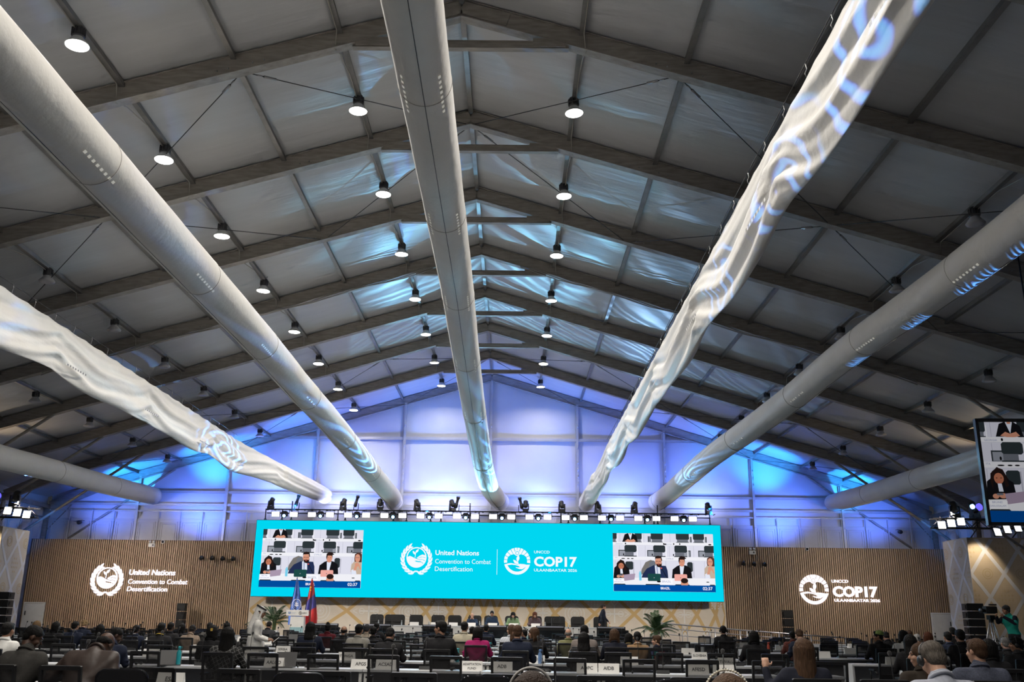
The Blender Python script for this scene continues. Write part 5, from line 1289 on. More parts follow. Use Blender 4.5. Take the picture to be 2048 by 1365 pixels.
# ================================================================ people
SKIN = {'l': mat('skin_light', (.50, .29, .20), .5, spec=.35), 'm': mat('skin_medium', (.32, .17, .105), .5, spec=.35), 'd': mat('skin_dark', (.075, .038, .024), .5, spec=.4), 'b': mat('skin_tan', (.25, .13, .08), .5, spec=.35)}
m_eye = mat('eye_dark', (.01, .008, .008), .2); m_lip = mat('lips', (.25, .09, .075), .5)
HC = {'black': (.005, .0045, .0045), 'brown': (.075, .040, .022), 'darkbrown': (.030, .018, .013), 'blond': (.30, .20, .10), 'darkblond': (.16, .10, .05), 'grey': (.17, .165, .16), 'lightgrey': (.38, .37, .36), 'greybrown': (.085, .072, .060), 'redbrown': (.13, .045, .022)}
HM = {k: mat('hair_' + k, v, .62, bump=.5, bscale=12, stretch=(9, 9, .8), noise=.45, nscale=14, spec=.2) for k, v in HC.items()}
CM = {'black': (.012, .012, .014), 'white': (.60, .60, .58), 'greyjacket': (.045, .043, .040), 'navy': (.012, .017, .036), 'navyd': (.012, .014, .025), 'navyb': (.035, .045, .08), 'brownleather': (.042, .028, .023), 'shawl': (.22, .17, .13), 'greypat': (.10, .095, .09),
      'darkgrey': (.035, .036, .04), 'darkred': (.09, .008, .014), 'greige': (.27, .26, .23), 'beige': (.35, .30, .24), 'cream': (.45, .41, .31), 'magenta': (.33, .012, .11), 'olive': (.19, .19, .09), 'taupe': (.20, .17, .155), 'sand': (.30, .23, .11), 'camel': (.30, .185, .095),
      'redplaid': (.16, .045, .035), 'brownd': (.035, .027, .020), 'bluegrey': (.085, .095, .135), 'lightgrey': (.33, .35, .41), 'charcoal': (.03, .031, .034), 'plaid': (.02, .02, .02), 'stripes': (.35, .38, .45), 'patch': (.015, .016, .03), 'robe': (.70, .69, .66), 'green': (.20, .30, .16), 'suitblue': (.018, .035, .07), 'maroon': (.10, .07, .08), 'vest': (.02, .33, .26), 'lavender': (.40, .38, .46), 'trousers': (.014, .014, .017)}
GM = {}
for k, v in CM.items():
    GM[k] = mat('cloth_' + k, v, .48 if k == 'brownleather' else .85, noise=.30 if k in ('shawl', 'greypat', 'redplaid', 'bluegrey') else .08, nscale=26 if k in ('shawl', 'greypat', 'redplaid') else 60, bump=.22, bscale=5, spec=.5 if k == 'brownleather' else .25)
def checker(m, sc, c2, wave=False):
    nt = m.node_tree; b = nt.nodes['Principled BSDF']; tc = nt.nodes.new('ShaderNodeTexCoord')
    if wave:
        n = nt.nodes.new('ShaderNodeTexWave'); n.inputs['Scale'].default_value = sc; n.bands_direction = 'X'
    else:
        n = nt.nodes.new('ShaderNodeTexBrick'); n.inputs['Scale'].default_value = sc; n.inputs['Mortar Size'].default_value = .035; n.offset = 0; n.inputs['Row Height'].default_value = .5; n.inputs['Brick Width'].default_value = .5
    mp = nt.nodes.new('ShaderNodeMapping'); mp.inputs['Rotation'].default_value = (radians(90), 0, .5)
    nt.links.new(tc.outputs['Object'], mp.inputs[0]); nt.links.new(mp.outputs[0], n.inputs['Vector'])
    mx = nt.nodes.new('ShaderNodeMix'); mx.data_type = 'RGBA'; old = b.inputs['Base Color'].links[0].from_socket
    nt.links.new(n.outputs['Fac'], mx.inputs[0]); nt.links.new(old, mx.inputs[6]); mx.inputs[7].default_value = c2 + (1,); nt.links.new(mx.outputs[2], b.inputs['Base Color'])
checker(GM['plaid'], 9, (.16, .16, .16)); checker(GM['stripes'], 9, (.7, .72, .76), True); checker(GM['redplaid'], 12, (.04, .02, .02))
def remesh(mb, vox, smooth=4, mats=(None,)):
    me = bpy.data.meshes.new('t'); me.from_pydata(mb.v, [], mb.f); o = bpy.data.objects.new('t', me); COL.objects.link(o)
    md = o.modifiers.new('r', 'REMESH'); md.mode = 'VOXEL'; md.voxel_size = vox; md.use_smooth_shade = True
    if smooth: sm = o.modifiers.new('s', 'SMOOTH'); sm.factor = .5; sm.iterations = smooth
    out = ev(o); bpy.data.objects.remove(o); bpy.data.meshes.remove(me)
    out.materials.clear()
    for m in mats: out.materials.append(m)
    out.polygons.foreach_set('use_smooth', [True] * len(out.polygons)); return out
def V(*a): return Vector(a)
def rot(ax, deg): return Matrix.Rotation(radians(deg), 3, ax)
def hand(mb, w, d, n, curl=.5, side=1, hold=None):
    """w wrist, d finger direction, n back-of-hand normal, side: thumb side sign along d x n"""
    d = d.normalized(); n = (n - d * n.dot(d)).normalized(); t = d.cross(n) * side
    R = Matrix((t, d, n)).transposed()
    mb.ell(w + d * .045, (.040, .052, .016), R=R); mb.cap(w - d * .01, w + d * .03, .026, .028, 8)
    for i, (off, L) in enumerate(((.030, .070), (.011, .080), (-.010, .074), (-.029, .058))):
        b = w + d * .085 + t * off; c = curl * (1 + .12 * i)
        d1 = (d * cos(c * .7) - n * sin(c * .7)).normalized(); d2 = (d * cos(c * 1.6) - n * sin(c * 1.6)).normalized(); d3 = (d * cos(c * 2.4) - n * sin(c * 2.4)).normalized()
        p1 = b + d1 * L * .45; p2 = p1 + d2 * L * .33; p3 = p2 + d3 * L * .22
        mb.cap(b - d * .02, p1, .0098, .0092, 7); mb.cap(p1, p2, .0092, .0085, 7); mb.cap(p2, p3, .0085, .0075, 7)
    b = w + d * .03 + t * .036; d1 = (d * .65 + t * .75 - n * .25).normalized(); p1 = b + d1 * .038; p2 = p1 + (d * .9 + t * .15 - n * .4).normalized() * .03
    mb.cap(b - t * .01, p1, .013, .011, 7); mb.cap(p1, p2, .011, .009, 7)
def figure(P):
    """P: pel, lean, side, npitch, hp, hy, elbows, wrists, knees, ankles, broad -> dict of joints"""
    pel = V(*P.get('pel', (0, 0, .55))); sp = rot('Y', P.get('side', 0)) @ rot('X', -P.get('lean', 6)) @ V(0, 0, 1); B = P.get('broad', 1.0)
    J = dict(pel=pel, sp=sp, B=B); J['neck'] = pel + sp * .50; J['chest'] = pel + sp * .33; J['abd'] = pel + sp * .12
    J['sh'] = [pel + sp * .445 + V(s * .185 * B, 0, 0) for s in (-1, 1)]
    nd = rot('X', -P.get('npitch', 15)) @ sp if P.get('npitch') is not None else sp
    J['hc'] = J['neck'] + nd * .165; J['HR'] = rot('Z', P.get('hy', 0)) @ rot('X', -P.get('hp', 8)) @ rot('Y', P.get('hr', 0))
    for k in ('el', 'wr', 'kn', 'an', 'hd', 'hn'): J[k] = [V(*v) for v in P[k]]
    J['curl'] = P.get('curl', .5); J['skirt'] = P.get('skirt', 0); return J
TYPE = dict(el=((-.27, .12, .76), (.27, .12, .76)), wr=((-.17, .38, .775), (.17, .38, .775)), hd=((.25, 1, -.06), (-.25, 1, -.06)), hn=((0, 0, 1), (0, 0, 1)), kn=((-.12, .43, .52), (.12, .43, .52)), an=((-.13, .40, .10), (.13, .40, .10)))
def pose(**k): d = dict(TYPE); d.update(k); return d
POSES = {
 'up': pose(lean=5, npitch=8, hp=6), 'down': pose(lean=12, npitch=22, hp=32), 'bow': pose(lean=26, npitch=40, hp=50, hy=-12, side=6, broad=1.18, el=((-.34, .10, .74), (.34, .12, .74)), wr=((-.2, .34, .765), (.2, .36, .765))),
 'left': pose(lean=4, npitch=6, hp=4, hy=68), 'leftup': pose(lean=6, npitch=6, hp=5, hy=28, broad=1.12), 'rightdown': pose(lean=12, npitch=14, hp=30, hy=-52, side=2, broad=1.08),
 'think': pose(lean=10, npitch=10, hp=8, el=((-.24, .24, .80), (.24, .24, .80)), wr=((-.06, .26, 1.03), (.06, .27, 1.03)), hd=((.25, .0, 1), (-.25, 0, 1)), hn=((-.6, -.6, 0), (.6, -.6, 0)), curl=1.0),
 'raise': pose(lean=5, npitch=6, hp=4, el=((-.33, .12, .83), (.27, .12, .76)), wr=((-.36, .20, 1.04), (.17, .38, .775)), hd=((.15, .25, 1), (-.25, 1, -.06)), hn=((0, -1, .2), (0, 0, 1)), curl=1.1),
}
ST = dict(pel=(0, 0, .96), kn=((-.09, .04, .52), (.09, .02, .52)), an=((-.10, .0, .10), (.10, -.02, .10)))
POSES['robe'] = dict(ST, lean=2, npitch=10, hp=18, el=((-.23, .02, 1.15), (.23, .0, 1.14)), wr=((-.14, .25, 1.08), (.16, .24, 1.06)), hd=((.2, 1, .05), (-.3, 1, .1)), hn=((0, -.1, 1), (0, 0, 1)), curl=.9, broad=1.08)
POSES['walk'] = dict(ST, lean=3, npitch=6, hp=6, kn=((-.09, .16, .54), (.09, .02, .52)), an=((-.10, .22, .12), (.10, -.24, .16)), el=((-.25, -.10, 1.15), (.25, .05, 1.15)), wr=((-.24, -.12, .90), (.23, .22, .97)), hd=((0, 0, -1), (0, .6, -.8)), hn=((-1, 0, 0), (1, 0, 0)), curl=.7, broad=1.05)
POSES['camera'] = dict(ST, lean=14, npitch=8, hp=2, el=((-.26, .20, 1.26), (.26, .24, 1.28)), wr=((-.10, .40, 1.42), (.12, .42, 1.42)), hd=((.2, .5, .5), (-.2, .5, .5)), hn=((-1, 0, 0), (1, 0, 0)), curl=1.0)
POSES['stand'] = dict(ST, lean=2, npitch=6, hp=6, el=((-.25, 0, 1.14), (.25, 0, 1.14)), wr=((-.24, .06, .9), (.24, .06, .9)), hd=((0, .1, -1), (0, .1, -1)), hn=((-1, 0, 0), (1, 0, 0)), curl=.5)
def body_mesh(J, fine):
    mb = MB(); B = J['B']; sp = J['sp']; hc, HR = J['hc'], J['HR']
    def H(x, y, z): return hc + HR @ V(x, y, z)
    mb.ell(H(0, -.012, .032), (.076, .096, .086), R=HR); mb.ell(H(0, .028, -.028), (.060, .070, .084), R=HR); mb.ell(H(0, .046, -.078), (.040, .044, .038), R=HR)
    mb.cap(H(0, .088, .018), H(0, .112, -.016), .009, .014, 8); mb.ell(H(0, .082, .030), (.048, .022, .011), R=HR); mb.ell(H(0, .092, -.055), (.026, .014, .010), R=HR)
    for s in (-1, 1):
        mb.ell(H(s * .079, -.006, -.008), (.009, .019, .032), R=HR @ rot('Z', s * -18)); mb.ell(H(s * .040, .062, -.022), (.024, .028, .026), R=HR)
    mb.cap(J['neck'] - sp * .0, H(0, -.022, -.06), .056, .055, 12)
    RL = Matrix.Rotation(-atan2(sp.y, sp.z), 3, 'X'); mb.ell(J['chest'], (.14 * B, .08, .16), R=RL); mb.ell(J['abd'], (.13 * B, .09, .16), R=RL); mb.ell(J['pel'], (.155, .12, .11))
    for i in (0, 1):
        mb.cap(J['neck'] - sp * .05, J['sh'][i], .034, .045); mb.cap(J['sh'][i], J['el'][i], .050, .038); mb.cap(J['el'][i], J['wr'][i], .038, .026)
        hand(mb, J['wr'][i], J['hd'][i], J['hn'][i], J['curl'], 1 if i == 0 else -1)
        hip = J['pel'] + V((-.09, .09)[i], 0, -.03); mb.cap(hip, J['kn'][i], .078, .052); mb.cap(J['kn'][i], J['an'][i], .052, .036); mb.cap(J['an'][i], J['an'][i] + V(0, .13, -.05), .036, .03)
    me = remesh(mb, (.0095 if fine else .013), 2, (None, m_eye, m_lip))
    HI = HR.inverted(); mi = []
    for p in me.polygons:
        q = HI @ (p.center - hc); k = 0
        if q.y > .05 and abs(q.z) < .11:
            if (abs(q.x) - .031) ** 2 / .013 ** 2 + (q.z - .010) ** 2 / .006 ** 2 < 1: k = 1
            elif (abs(q.x) - .032) ** 2 / .019 ** 2 + (q.z - .034) ** 2 / .005 ** 2 < 1: k = 1
            elif q.x ** 2 / .024 ** 2 + (q.z + .056) ** 2 / .008 ** 2 < 1 and q.y > .08: k = 2
        mi.append(k)
    me.polygons.foreach_set('material_index', mi); return me
def top_mesh(J):
    mb = MB(); B = J['B']; sp = J['sp']; R = Matrix.Rotation(-atan2(sp.y, sp.z), 3, 'X')
    mb.ell(J['chest'] + sp * .01, (.185 * B, .118, .185), R=R); mb.ell(J['abd'], (.168 * B, .125, .19), R=R); mb.ell(J['pel'] + V(0, -.01, .02), (.180 * B, .14, .12))
    for i in (0, 1):
        mb.cap(J['neck'] - sp * .035, J['sh'][i], .055, .070); mb.cap(J['sh'][i], J['el'][i], .068, .052); mb.cap(J['el'][i], J['wr'][i] - (J['wr'][i] - J['el'][i]) * .06, .052, .040)
        mb.cap(J['chest'], J['sh'][i] - sp * .03, .112, .080); mb.cap(J['abd'], J['sh'][i] - sp * .05, .125, .085); mb.cap(J['chest'] + sp * .02, J['neck'] - sp * .05, .11, .075)
        e = J['el'][i]; 
        for k in range(3): mb.ell(e + V((random.random() - .5) * .04, (random.random() - .5) * .04, .03 * k), (.055, .05, .018), n=10, m=6)
    nd = (J['hc'] - J['neck']).normalized(); mb.ell(J['neck'] - sp * .012, (.094, .088, .044), R=R); mb.cap(J['neck'] - sp * .03, J['neck'] + nd * .042, .092, .068)
    if J['skirt']: mb.tube([J['pel'] + V(0, 0, .1), J['pel'] + V(0, 0, -.3), V(J['pel'].x, .0, .06)], [.17, .21, .26], 24)
    return remesh(mb, .014, 9 if B < 1.15 else 13, (None,))
def low_mesh(J):
    mb = MB(); mb.ell(J['pel'], (.172, .135, .12))
    for i in (0, 1):
        hip = J['pel'] + V((-.09, .09)[i], 0, -.02); mb.cap(hip, J['kn'][i], .093, .066); mb.cap(J['kn'][i], J['an'][i] + V(0, 0, -.01), .066, .050)
    return remesh(mb, .016, 3, (None,))
def shoe_mesh(J, i):
    mb = MB(); a = J['an'][i]; mb.ell(a + V(0, .06, -.055), (.045, .135, .045)); mb.ell(a + V(0, -.01, -.03), (.04, .05, .06)); return remesh(mb, .012, 2, (m_blackp,))
def hair_mesh(style, J):
    mb = MB(); I = J['HR'].inverted(); dn = I @ V(0, 0, -1); bk = I @ (rot('Z', 0) @ V(0, -1, 0)); rnd = random.Random(len(style) * 7 + 1)
    def shell(g, back=True):
        mb.ell((0, -.018, .040), (.079 + g, .098 + g, .084 + g)); 
        if back: mb.ell((0, -.058, -.012), (.066 + g, .048 + g, .062 + g))
    if style == 'short': shell(.006); mb.ell((0, .045, .095), (.055, .045, .03))
    elif style == 'crop': shell(.001)
    elif style == 'bald':
        mb.ell((0, -.066, -.005), (.070, .040, .052))
        for s in (-1, 1): mb.ell((s * .066, -.02, .012), (.018, .05, .03))
    elif style == 'cap': shell(.010); mb.ell((0, .0, .05), (.085, .105, .075))
    elif style == 'curly':
        shell(.006)
        for k in range(110):
            a, b = rnd.uniform(0, 6.28), rnd.uniform(-.5, 1.5); mb.ell((.085 * cos(a) * cos(b), -.02 + .104 * sin(a) * cos(b) * (1 if sin(a) < 0 else .75), .04 + .092 * sin(b)), (.017, .017, .017), n=7, m=5)
    elif style in ('bob', 'bun', 'long', 'vlong'):
        shell(.009)
        if style == 'bun':
            mb.ell((0, -.055, .125), (.048, .046, .044)); mb.ell((0, -.05, .09), (.03, .03, .03))
        else:
            L = {'bob': .15, 'long': .36, 'vlong': .56}[style]
            mb.ell(V(0, -.045, .0) + dn * .03, (.096, .070, .105))
            for k in range(17):
                a = radians(205 + 130 * k / 16) ; x, y = .088 * cos(a), .088 * sin(a) - .012
                a2 = V(x, y, .02); wob = rnd.uniform(-.012, .012); l = L * rnd.uniform(.86, 1.0)
                p1 = a2 + dn * .10; p2 = p1 + dn * (l - .10) * .5 + bk * (.03 if L > .2 else -.005) + V(x * .22 + wob, 0, 0); p3 = p1 + dn * (l - .05) + bk * (.035 if L > .2 else -.01) + V(wob * 2 + x * .10, 0, 0)
                mb.tube([V(x * .45, y * .45 - .01, .098), V(x * .86, y * .86 - .004, .068), a2, p1, p2, p3], [.024, .027, .030, .030, .027 if L > .2 else .024, .010], 8, closed=False)
            for s in (-1, 1): mb.cap(V(s * .078, .01, .03), V(s * .084, .005, 0) + dn * min(L, .22), .022, .014)
    me = remesh(mb, .0085, 2, (None,)); return me
def headset(J):
    mb = MB(); mb.tube([(.088 * cos(a), -.01, .03 + .102 * sin(a)) for a in [pi * k / 14 for k in range(15)]], .009, 8)
    for s in (-1, 1): mb.ell((s * .092, -.004, -.008), (.018, .034, .040)); mb.lathe([(.034, -.006), (.036, .006), (.02, .012)], 14, (s * .100, -.004, -.008), 0, True, Matrix.Rotation(radians(90 * s), 3, 'Y'))
    return mb
cache = {}
def setmat(o, i, m): o.material_slots[i].link = 'OBJECT'; o.material_slots[i].material = m
def person(loc, rz, P, hair, hc, topc, sk, acc, label, zt=None, fine=False, low='trousers', group='people in the hall'):
    key = P
    if key not in cache:
        J = figure(POSES[P]); cache[key] = (J, body_mesh(J, True), top_mesh(J), low_mesh(J), [shoe_mesh(J, 0), shoe_mesh(J, 1)])
    J, bm, tm, lm, sm = cache[key]
    r = empty('person', loc, rz, label, 'person', group)
    b = link('body', bm, r); setmat(b, 0, SKIN[sk])
    t = link({'robe': 'robe', 'vest': 'vest'}.get(topc, 'jacket'), tm, r); setmat(t, 0, GM[topc])
    l = link('trousers', lm, r); setmat(l, 0, GM[low])
    for s in sm: link('shoe', s, r)
    ck = ('collar', P)
    if ck not in cache:
        m = MB(); nd = (J['hc'] - J['neck']).normalized(); n = J['neck'] + nd * .034; U = V(1, 0, 0); Wv = nd.cross(U)
        pts = [n + U * .073 * cos(a) + Wv * .069 * sin(a) + nd * (.010 * sin(a) * -1) for a in [2 * pi * k / 24 for k in range(24)]]
        m.tube(pts, .013, 8, closed=True); m.tube([p - nd * .016 + (p - n) * .10 for p in pts], .014, 8, closed=True); cache[ck] = m.mesh('collar', (None,))
    c_ = link('collar', cache[ck], r); setmat(c_, 0, GM[topc])
    hk = (hair, P)
    if hk not in cache: cache[hk] = hair_mesh(hair, J)
    T = Matrix.Translation(J['hc']) @ J['HR'].to_4x4()
    h = link('head_covering' if hair == 'cap' else 'hair', cache[hk], r); h.matrix_local = T; setmat(h, 0, GM['darkgrey'] if hair == 'cap' else HM[hc])
    top = (J['hc'] + J['HR'] @ V(0, -.02, .12)).z + (.03 if hair == 'bun' else 0)
    if 'phones' in acc: o = headset(J).build('headphones', m_blackp, r); o.matrix_local = T
    if 'collar' in acc:
        m = MB(); n = J['neck'] + J['sp'] * .02; m.tube([n + V(.066 * cos(a), .064 * sin(a), .012 - .02 * sin(a)) for a in [2 * pi * k / 20 for k in range(20)]], .015, 8, closed=True); m.build('shirt_collar', GM['white'], r)
    if 'lanyard' in acc:
        m = MB(); n = J['neck'] + J['sp'] * .012; m.tube([n + V(.082 * cos(a), .08 * sin(a) - .004, .012 - .03 * sin(a)) for a in [2 * pi * k / 20 for k in range(20)]], .009, 6, closed=True); m.build('lanyard', mat('yellow_lanyard', (.5, .35, .03), .6), r)
    if 'clip' in acc: m = MB(); m.box((0.03, -.125, .03), (.035, .03, .05)); m.box((.03, -.14, .02), (.02, .02, .03)); o = m.build('hair_clip', mat('yellow_clip', (.6, .42, .08), .4), r); o.matrix_local = T
    if 'greencap' in acc: m = MB(); m.ell((0, -.03, .065), (.088, .104, .075)); o = m.build('cap', mat('pale_green_cap', (.25, .36, .10), .7), r); o.matrix_local = T
    if 'band' in acc or 'beads' in acc:
        m = MB()
        if 'band' in acc: m.tube([(.103 * cos(a), .005, .035 + .110 * sin(a)) for a in [pi * k / 18 for k in range(19)]], .006, 8); mm = mat('grey_headband', (.30, .29, .27), .4)
        else:
            for k in range(26): a = pi * (k + .5) / 26; m.ell((.104 * cos(a), .01, .035 + .111 * sin(a)), (.0065, .0065, .0065), n=8, m=6)
            mm = mat('pearl_beads', (.7, .66, .55), .25)
        o = m.build('headband', mm, r); o.matrix_local = T
    if 'shades' in acc:
        m = MB()
        for s in (-1, 1): m.ell((s * .035, .045, .118), (.028, .02, .012))
        o = m.build('sunglasses', mat('bronze_lens', (.05, .03, .02), .1), r); o.matrix_local = T
    if zt: s = max(.88, min(1.12, (zt - loc[2]) / top)); r.scale = (s, s, s)
    r['_z'] = top
    del r['_z']
    return r
for (x, y, z, P, hair, hc, topc, sk, acc, lab, rr) in PEOPLE:
    right = x > 7
    if topc == 'navyd' and hair == 'vlong': P = 'raise'
    rz = rowa(rr, x, right) + random.uniform(-.08, .08)
    o = person((x, y, 0), rz, P, hair, hc, topc, sk, acc, lab, z, group='people seated at the desks')
    c = get('chair', chair, rr < 26 or True); c.location = (x, y - .03, 0); c.rotation_euler = (0, 0, rz); tag(c, 'black chair under the ' + ' '.join(lab.split()[:12]), 'chair', 'occupied net backed chairs')
    if topc == 'patch':
        J = cache[P][0]; mb = MB(); cols = [(.35, .04, .06), (.02, .25, .25), (.4, .36, .3), (.30, .10, .05), (.10, .12, .3)]; k = 0
        ms = [mat('patch_%s' % n, c_, .8) for n, c_ in zip(('red', 'teal', 'cream', 'rust', 'blue'), cols)]
        for i in range(4):
            for j in range(4):
                a = -.9 + i * .6; rr_ = .19; p = J['abd'] + V(sin(a) * .175, -cos(a) * .128, -.02 + j * .10); mb.box(p, (.075, .008, .075), k % 5, R=rot('Z', a * 57.3)); k += 3
        mb.build('knitted_squares', ms, o)

# people on the stage, facing the hall
hp = [(-.58, 'think', 'bald', 'grey', 'suitblue', 'l', 'collar', 'person with folded hands before the mouth seated at the head table', 1.79),
      (.36, 'up', 'short', 'black', 'suitblue', 'm', 'collar', 'person in a blue suit and white shirt seated at the head table', 1.90),
      (1.38, 'down', 'long', 'black', 'green', 'l', '', 'person in a pale green jacket seated at the head table', 1.84),
      (2.42, 'down', 'long', 'redbrown', 'maroon', 'l', '', 'person with red brown hair and a lanyard seated at the head table', 1.86)]
for x, P, h, c, t, s, a, lab, z in hp:
    person((x, 47.45, .45), pi + random.uniform(-.05, .05), P, h, c, t, s, a, lab, z + .0, group='people on the stage')
person((5.66, 46.95, .45), -pi / 2 + .1, 'walk', 'short', 'darkbrown', 'navyd', 'l', 'collar', 'person in a dark suit walking across the stage behind the last chair', 2.27, group='people on the stage')
# robed person standing in the aisle
r = person((-3.95, 20.4, 0), -pi / 2 + .25, 'robe', 'bald', 'black', 'robe', 'b', '', 'person in a white robe and white headscarf with black cord standing among the desks', 1.72, low='robe')
J = cache['robe'][0]
mb = MB(); mb.tube([(0, 0, 1.15), (0, 0, .8), (0, 0.01, .4), (0, .01, .07)], [.17, .20, .23, .27], 32); me = remesh(mb, .02, 3, (GM['robe'],)); link('robe_skirt', me, r)
mb = MB(); T = Matrix.Translation(J['hc']) @ J['HR'].to_4x4()
mb.ell((0, -.015, .045), (.088, .108, .084)); I = J['HR'].inverted(); dn = I @ V(0, 0, -1); bk = I @ V(0, -1, 0)
Q = V(0, -.04, .03); mb.tube([Q, Q + dn * .10 + bk * .04, Q + dn * .22 + bk * .09, Q + dn * .36 + bk * .13, Q + dn * .48 + bk * .15], [.082, .075, .075, .08, .06], 20)
for s in (-1, 1): Q = V(s * .066, .02, .06); mb.tube([Q, Q + dn * .08 + V(s * .018, 0, 0) + bk * .02, Q + dn * .2 + V(s * .03, 0, 0) + bk * .06, Q + dn * .4 + V(s * .02, 0, 0) + bk * .12], [.020, .020, .025, .02], 10)
o = link('headscarf', remesh(mb, .012, 2, (mat('white_scarf', (.72, .71, .68), .8, bump=.4, bscale=8, stretch=(6, 1, 1)),)), r); o.matrix_local = T
mb = MB()
for dz in (0, .018): mb.tube([(.088 * cos(2 * pi * k / 24), -.012 + .108 * sin(2 * pi * k / 24), .085 + dz - .02 * sin(2 * pi * k / 24)) for k in range(24)], .010, 8, closed=True)
o = mb.build('head_cord', m_blackp, r); o.matrix_local = T
mb = MB(); mb.box((0.02, .36, 1.02), (.21, .28, .004), R=rot('X', 40)); tag(mb.build('paper_sheet', m_card), 'sheet of paper held by the person in the white robe', 'paper').location = (0, 0, 0)
o = bpy.data.objects['paper_sheet']; o.matrix_world = Matrix.Translation((-3.95, 20.4, 0)) @ Matrix.Rotation(-pi / 2 + .25, 4, 'Z')
# camera operator on a riser
mb = MB(); mb.box((14.9, 27.2, .15), (2.4, 2.2, .30)); tag(mb.build('camera_riser', m_blackp), 'low black riser under the camera operator', 'riser')
r = person((15.05, 26.95, .30), pi / 2 + .35, 'camera', 'cap', 'black', 'vest', 'm', 'phones', 'camera operator in a turquoise vest bent to the eyepiece of a video camera', 2.04)
J = cache['camera'][0]; mb = MB()
for i in (0, 1): mb.cap(J['sh'][i], J['el'][i], .073, .057); mb.cap(J['el'][i], J['wr'][i], .057, .043)
link('sleeves', remesh(mb, .014, 2, (GM['navyd'],)), r)
cm = empty('video_camera', (14.55, 27.12, .30), pi / 2 + .2, 'black video camera on a tall tripod beside the turquoise vest', 'camera')
b = MB(); b.rbox((0, 0, 1.62), (.16, .34, .20), .03); b.box((0, -.10, 1.76), (.05, .22, .04)); b.box((.10, -.12, 1.66), (.06, .14, .10)); b.build('body', m_blackp, cm)
b = MB(); b.lathe([(.045, 0), (.05, .10), (.065, .11), (.065, .15)], 18, (0, .16, 1.60), 0, True, Matrix.Rotation(radians(-90), 3, 'X')); b.build('lens', m_blackp, cm)
b = MB(); b.box((0, 0, 1.42), (.16, .16, .12)); b.lathe([(.06, 1.28), (.07, 1.36)], 14); b.tube([(0, -.1, 1.42), (.1, -.42, 1.25)], .014, 6); b.build('tripod_head', m_blackm, cm)
for k in range(3):
    a = k * 2.094 + .5; b = MB()
    for d in (-.03, .03): b.tube([(.04 * cos(a) - d * sin(a), .04 * sin(a) + d * cos(a), 1.30), (.42 * cos(a) - d * .3 * sin(a), .42 * sin(a) + d * .3 * cos(a), .02)], .014, 6)
    b.box((.22 * cos(a), .22 * sin(a), .75), (.10, .10, .05), R=rot('Z', a * 57.3)); b.build('leg', m_steel, cm)
# person with ponytail on a riser by the patterned wall
mb = MB(); mb.box((11.6, 18.0, .12), (1.4, 1.6, .24)); tag(mb.build('side_riser', m_blackp), 'low riser under the person in lavender shirt', 'riser')
c = get('chair', chair, True); c.location = (11.55, 18.0, .24); tag(c, 'black chair on the low riser under the person in a lavender shirt', 'chair')
r = person((11.55, 18.0, .24), .5, 'left', 'bob', 'black', 'lavender', 'm', '', 'person with a black ponytail in a lavender shirt by the patterned pier', 1.60)
mb = MB(); mb.tube([(0, -.11, .03), (0, -.15, -.04), (.01, -.15, -.16), (0, -.12, -.26)], [.02, .035, .03, .01], 10); o = mb.build('ponytail', HM['black'], r); J = cache['left'][0]; o.matrix_local = Matrix.Translation(J['hc']) @ J['HR'].to_4x4()

# ================================================================ things on the desks
RN = {10.9: 'first', 15.35: 'second', 18.35: 'third', 21.5: 'fourth', 24.6: 'fifth', 28.0: 'sixth'}
LET = {'AALCO': 'AALCO'}
for x, rr, t in CARDS:
    o = card_plate(t, .32, .145, 'name_placard'); o.location = (x, rowy(rr, x) + .16, .741); o.rotation_euler = (0, 0, rowa(rr, x))
    tag(o, 'white name placard lettered %s standing on the %s desk row from the camera' % (t.replace('|', ' '), RN[rr]), 'name placard', 'name placards on the desks')
proto = card_plate('', .32, .145, 'name_placard'); first = True; k = 0
for rr, xs in ((24.6, (-8.6, -5.6, 4.1, 5.7)), (28.0, (-9.4, -3.9, -2.1, 1.7, 3.6, 5.4)), (31.2, (-7.5, -3.9, -.1, 1.8, 5.4)), (34.4, (-5.8, -2.0, 3.5)), (23.0, (8.6, 12.4)), (26.4, (9.3, 10.4, 13.1)), (29.2, (9.3, 11.5)), (32.0, (8.9, 10.6, 12.4)), (19.8, (9.0,)), (38.0, (9.0, 10.8))):
    right = rr in RIGHT
    for q, x in enumerate(xs):
        o = proto if first else copy_tree(proto); first = False; o.location = (x, rowy(rr, x, right) + .16, .741); o.rotation_euler = (0, 0, rowa(rr, x, right))
        tag(o, 'blank white card, %s desk row, %s in %s' % (ORD[(RIGHT if right else MAIN).index(rr)], ORD[q], 'the side block' if right else 'the main block'), 'name placard', 'small far placards')
def bottle(mat_, capm, H, name='drinking_bottle', R=.036):
    r = empty(name); b = MB(); b.lathe([(R * .9, 0), (R, .01), (R, H * .68), (R * .55, H * .80), (R * .52, H * .84)], 20); b.build('body', mat_, r)
    b = MB(); b.lathe([(R * .6, H * .82), (R * .62, H * .97), (R * .3, H)], 16); b.tube([(R * .4, 0, H * .98), (R * 1.1, 0, H * .97), (R * .95, 0, H * .84)], .005, 6); b.build('cap', capm, r); return r
m_teal2 = mat('teal_bottle', (.02, .33, .38), .35); m_org = mat('orange_red_bottle', (.40, .05, .02), .4); m_bluew = mat('blue_clear_bottle', (.15, .3, .6), .2, alpha=.7)
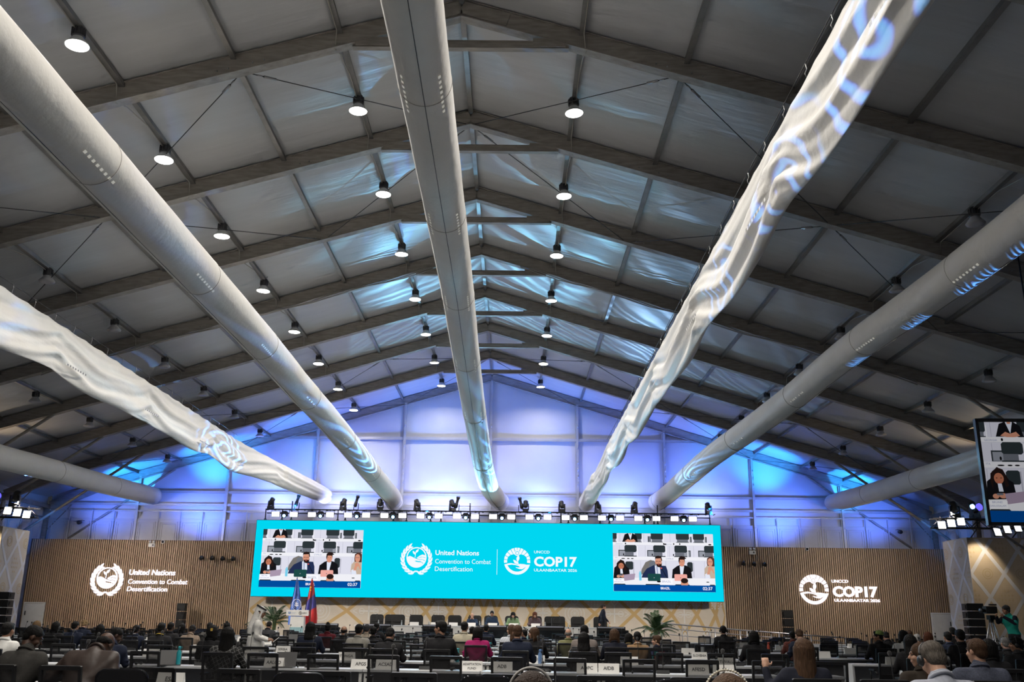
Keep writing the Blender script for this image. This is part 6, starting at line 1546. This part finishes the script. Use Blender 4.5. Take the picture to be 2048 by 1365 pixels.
for x, rr, mm, H, lab in ((-4.06, 15.35, m_teal2, .30, 'teal drinking bottle on the second desk row, left of the very long haired person'), (.85, 21.5, m_teal2, .29, 'teal bottle standing between the magenta jacket and the central navy suit'),
                          (.32, 18.35, m_teal2, .25, 'teal bottle in front of the chair behind the magenta jacket'), (1.86, 18.35, m_bluew, .25, 'clear blue capped water bottle by the placard lettered SINGAPORE'),
                          (-5.55, 21.5, m_org, .25, 'orange topped dark bottle before the shawl wearing person'), (7.6 + .6, 26.4, m_org, .27, 'orange red bottle at the aisle end of a far side desk')):
    o = bottle(mm, mm, H); o.location = (x, rowy(rr, x, rr in RIGHT) + .10, .741); tag(o, lab, 'bottle')
def laptop(mm):
    r = empty('laptop'); b = MB(); b.box((0, 0, .009), (.33, .23, .016)); b.build('base', mm, r); b = MB(); b.box((0, .135, .12), (.33, .008, .23), R=rot('X', -18)); b.build('lid', mm, r); return r
for x, rr, lab in ((-5.8, 31.2, 'open black laptop before the person near the robed one'), (-4.2, 15.35 + .0, 'open laptop before the person in a navy blazer'), (-2.3, 15.35, 'open dark laptop beside the plaid sleeve'), (3.3, 21.5, 'open laptop before the taupe jacket')):
    o = laptop(m_dkgrey); o.location = (x, rowy(rr, x) + .12, .741); o.rotation_euler = (0, 0, .3 if x == -4.2 else 0); tag(o, lab, 'laptop')
def earset():
    r = empty('interpretation_headset'); b = MB(); b.tube([(.07 * cos(a), .07 * sin(a), .02) for a in [pi * k / 12 for k in range(13)]], .005, 6); b.build('headband', m_blackp, r)
    for s in (-1, 1): b = MB(); b.ell((s * .07, -.005, .022), (.014, .028, .022)); b.build('ear_pad', m_chairfab, r)
    return r
sp_ = []
for rr in MAIN[1:6]:
    for k in range(9):
        x = 5.9 - k * 1.3 - random.uniform(0, .5)
        if x > -.5 * rr: sp_.append((x, rr))
series(earset(), [((x, rowy(rr, x) + .14, .742), (0, 0, random.uniform(0, 6))) for x, rr in sp_], lambda i: 'small black headset on the %s desk row, %s from the aisle' % (RN[sp_[i][1]], ORD[[q for q in range(len(sp_)) if sp_[q][1] == sp_[i][1]].index(i)]), 'headset', 'headsets lying on the desks')
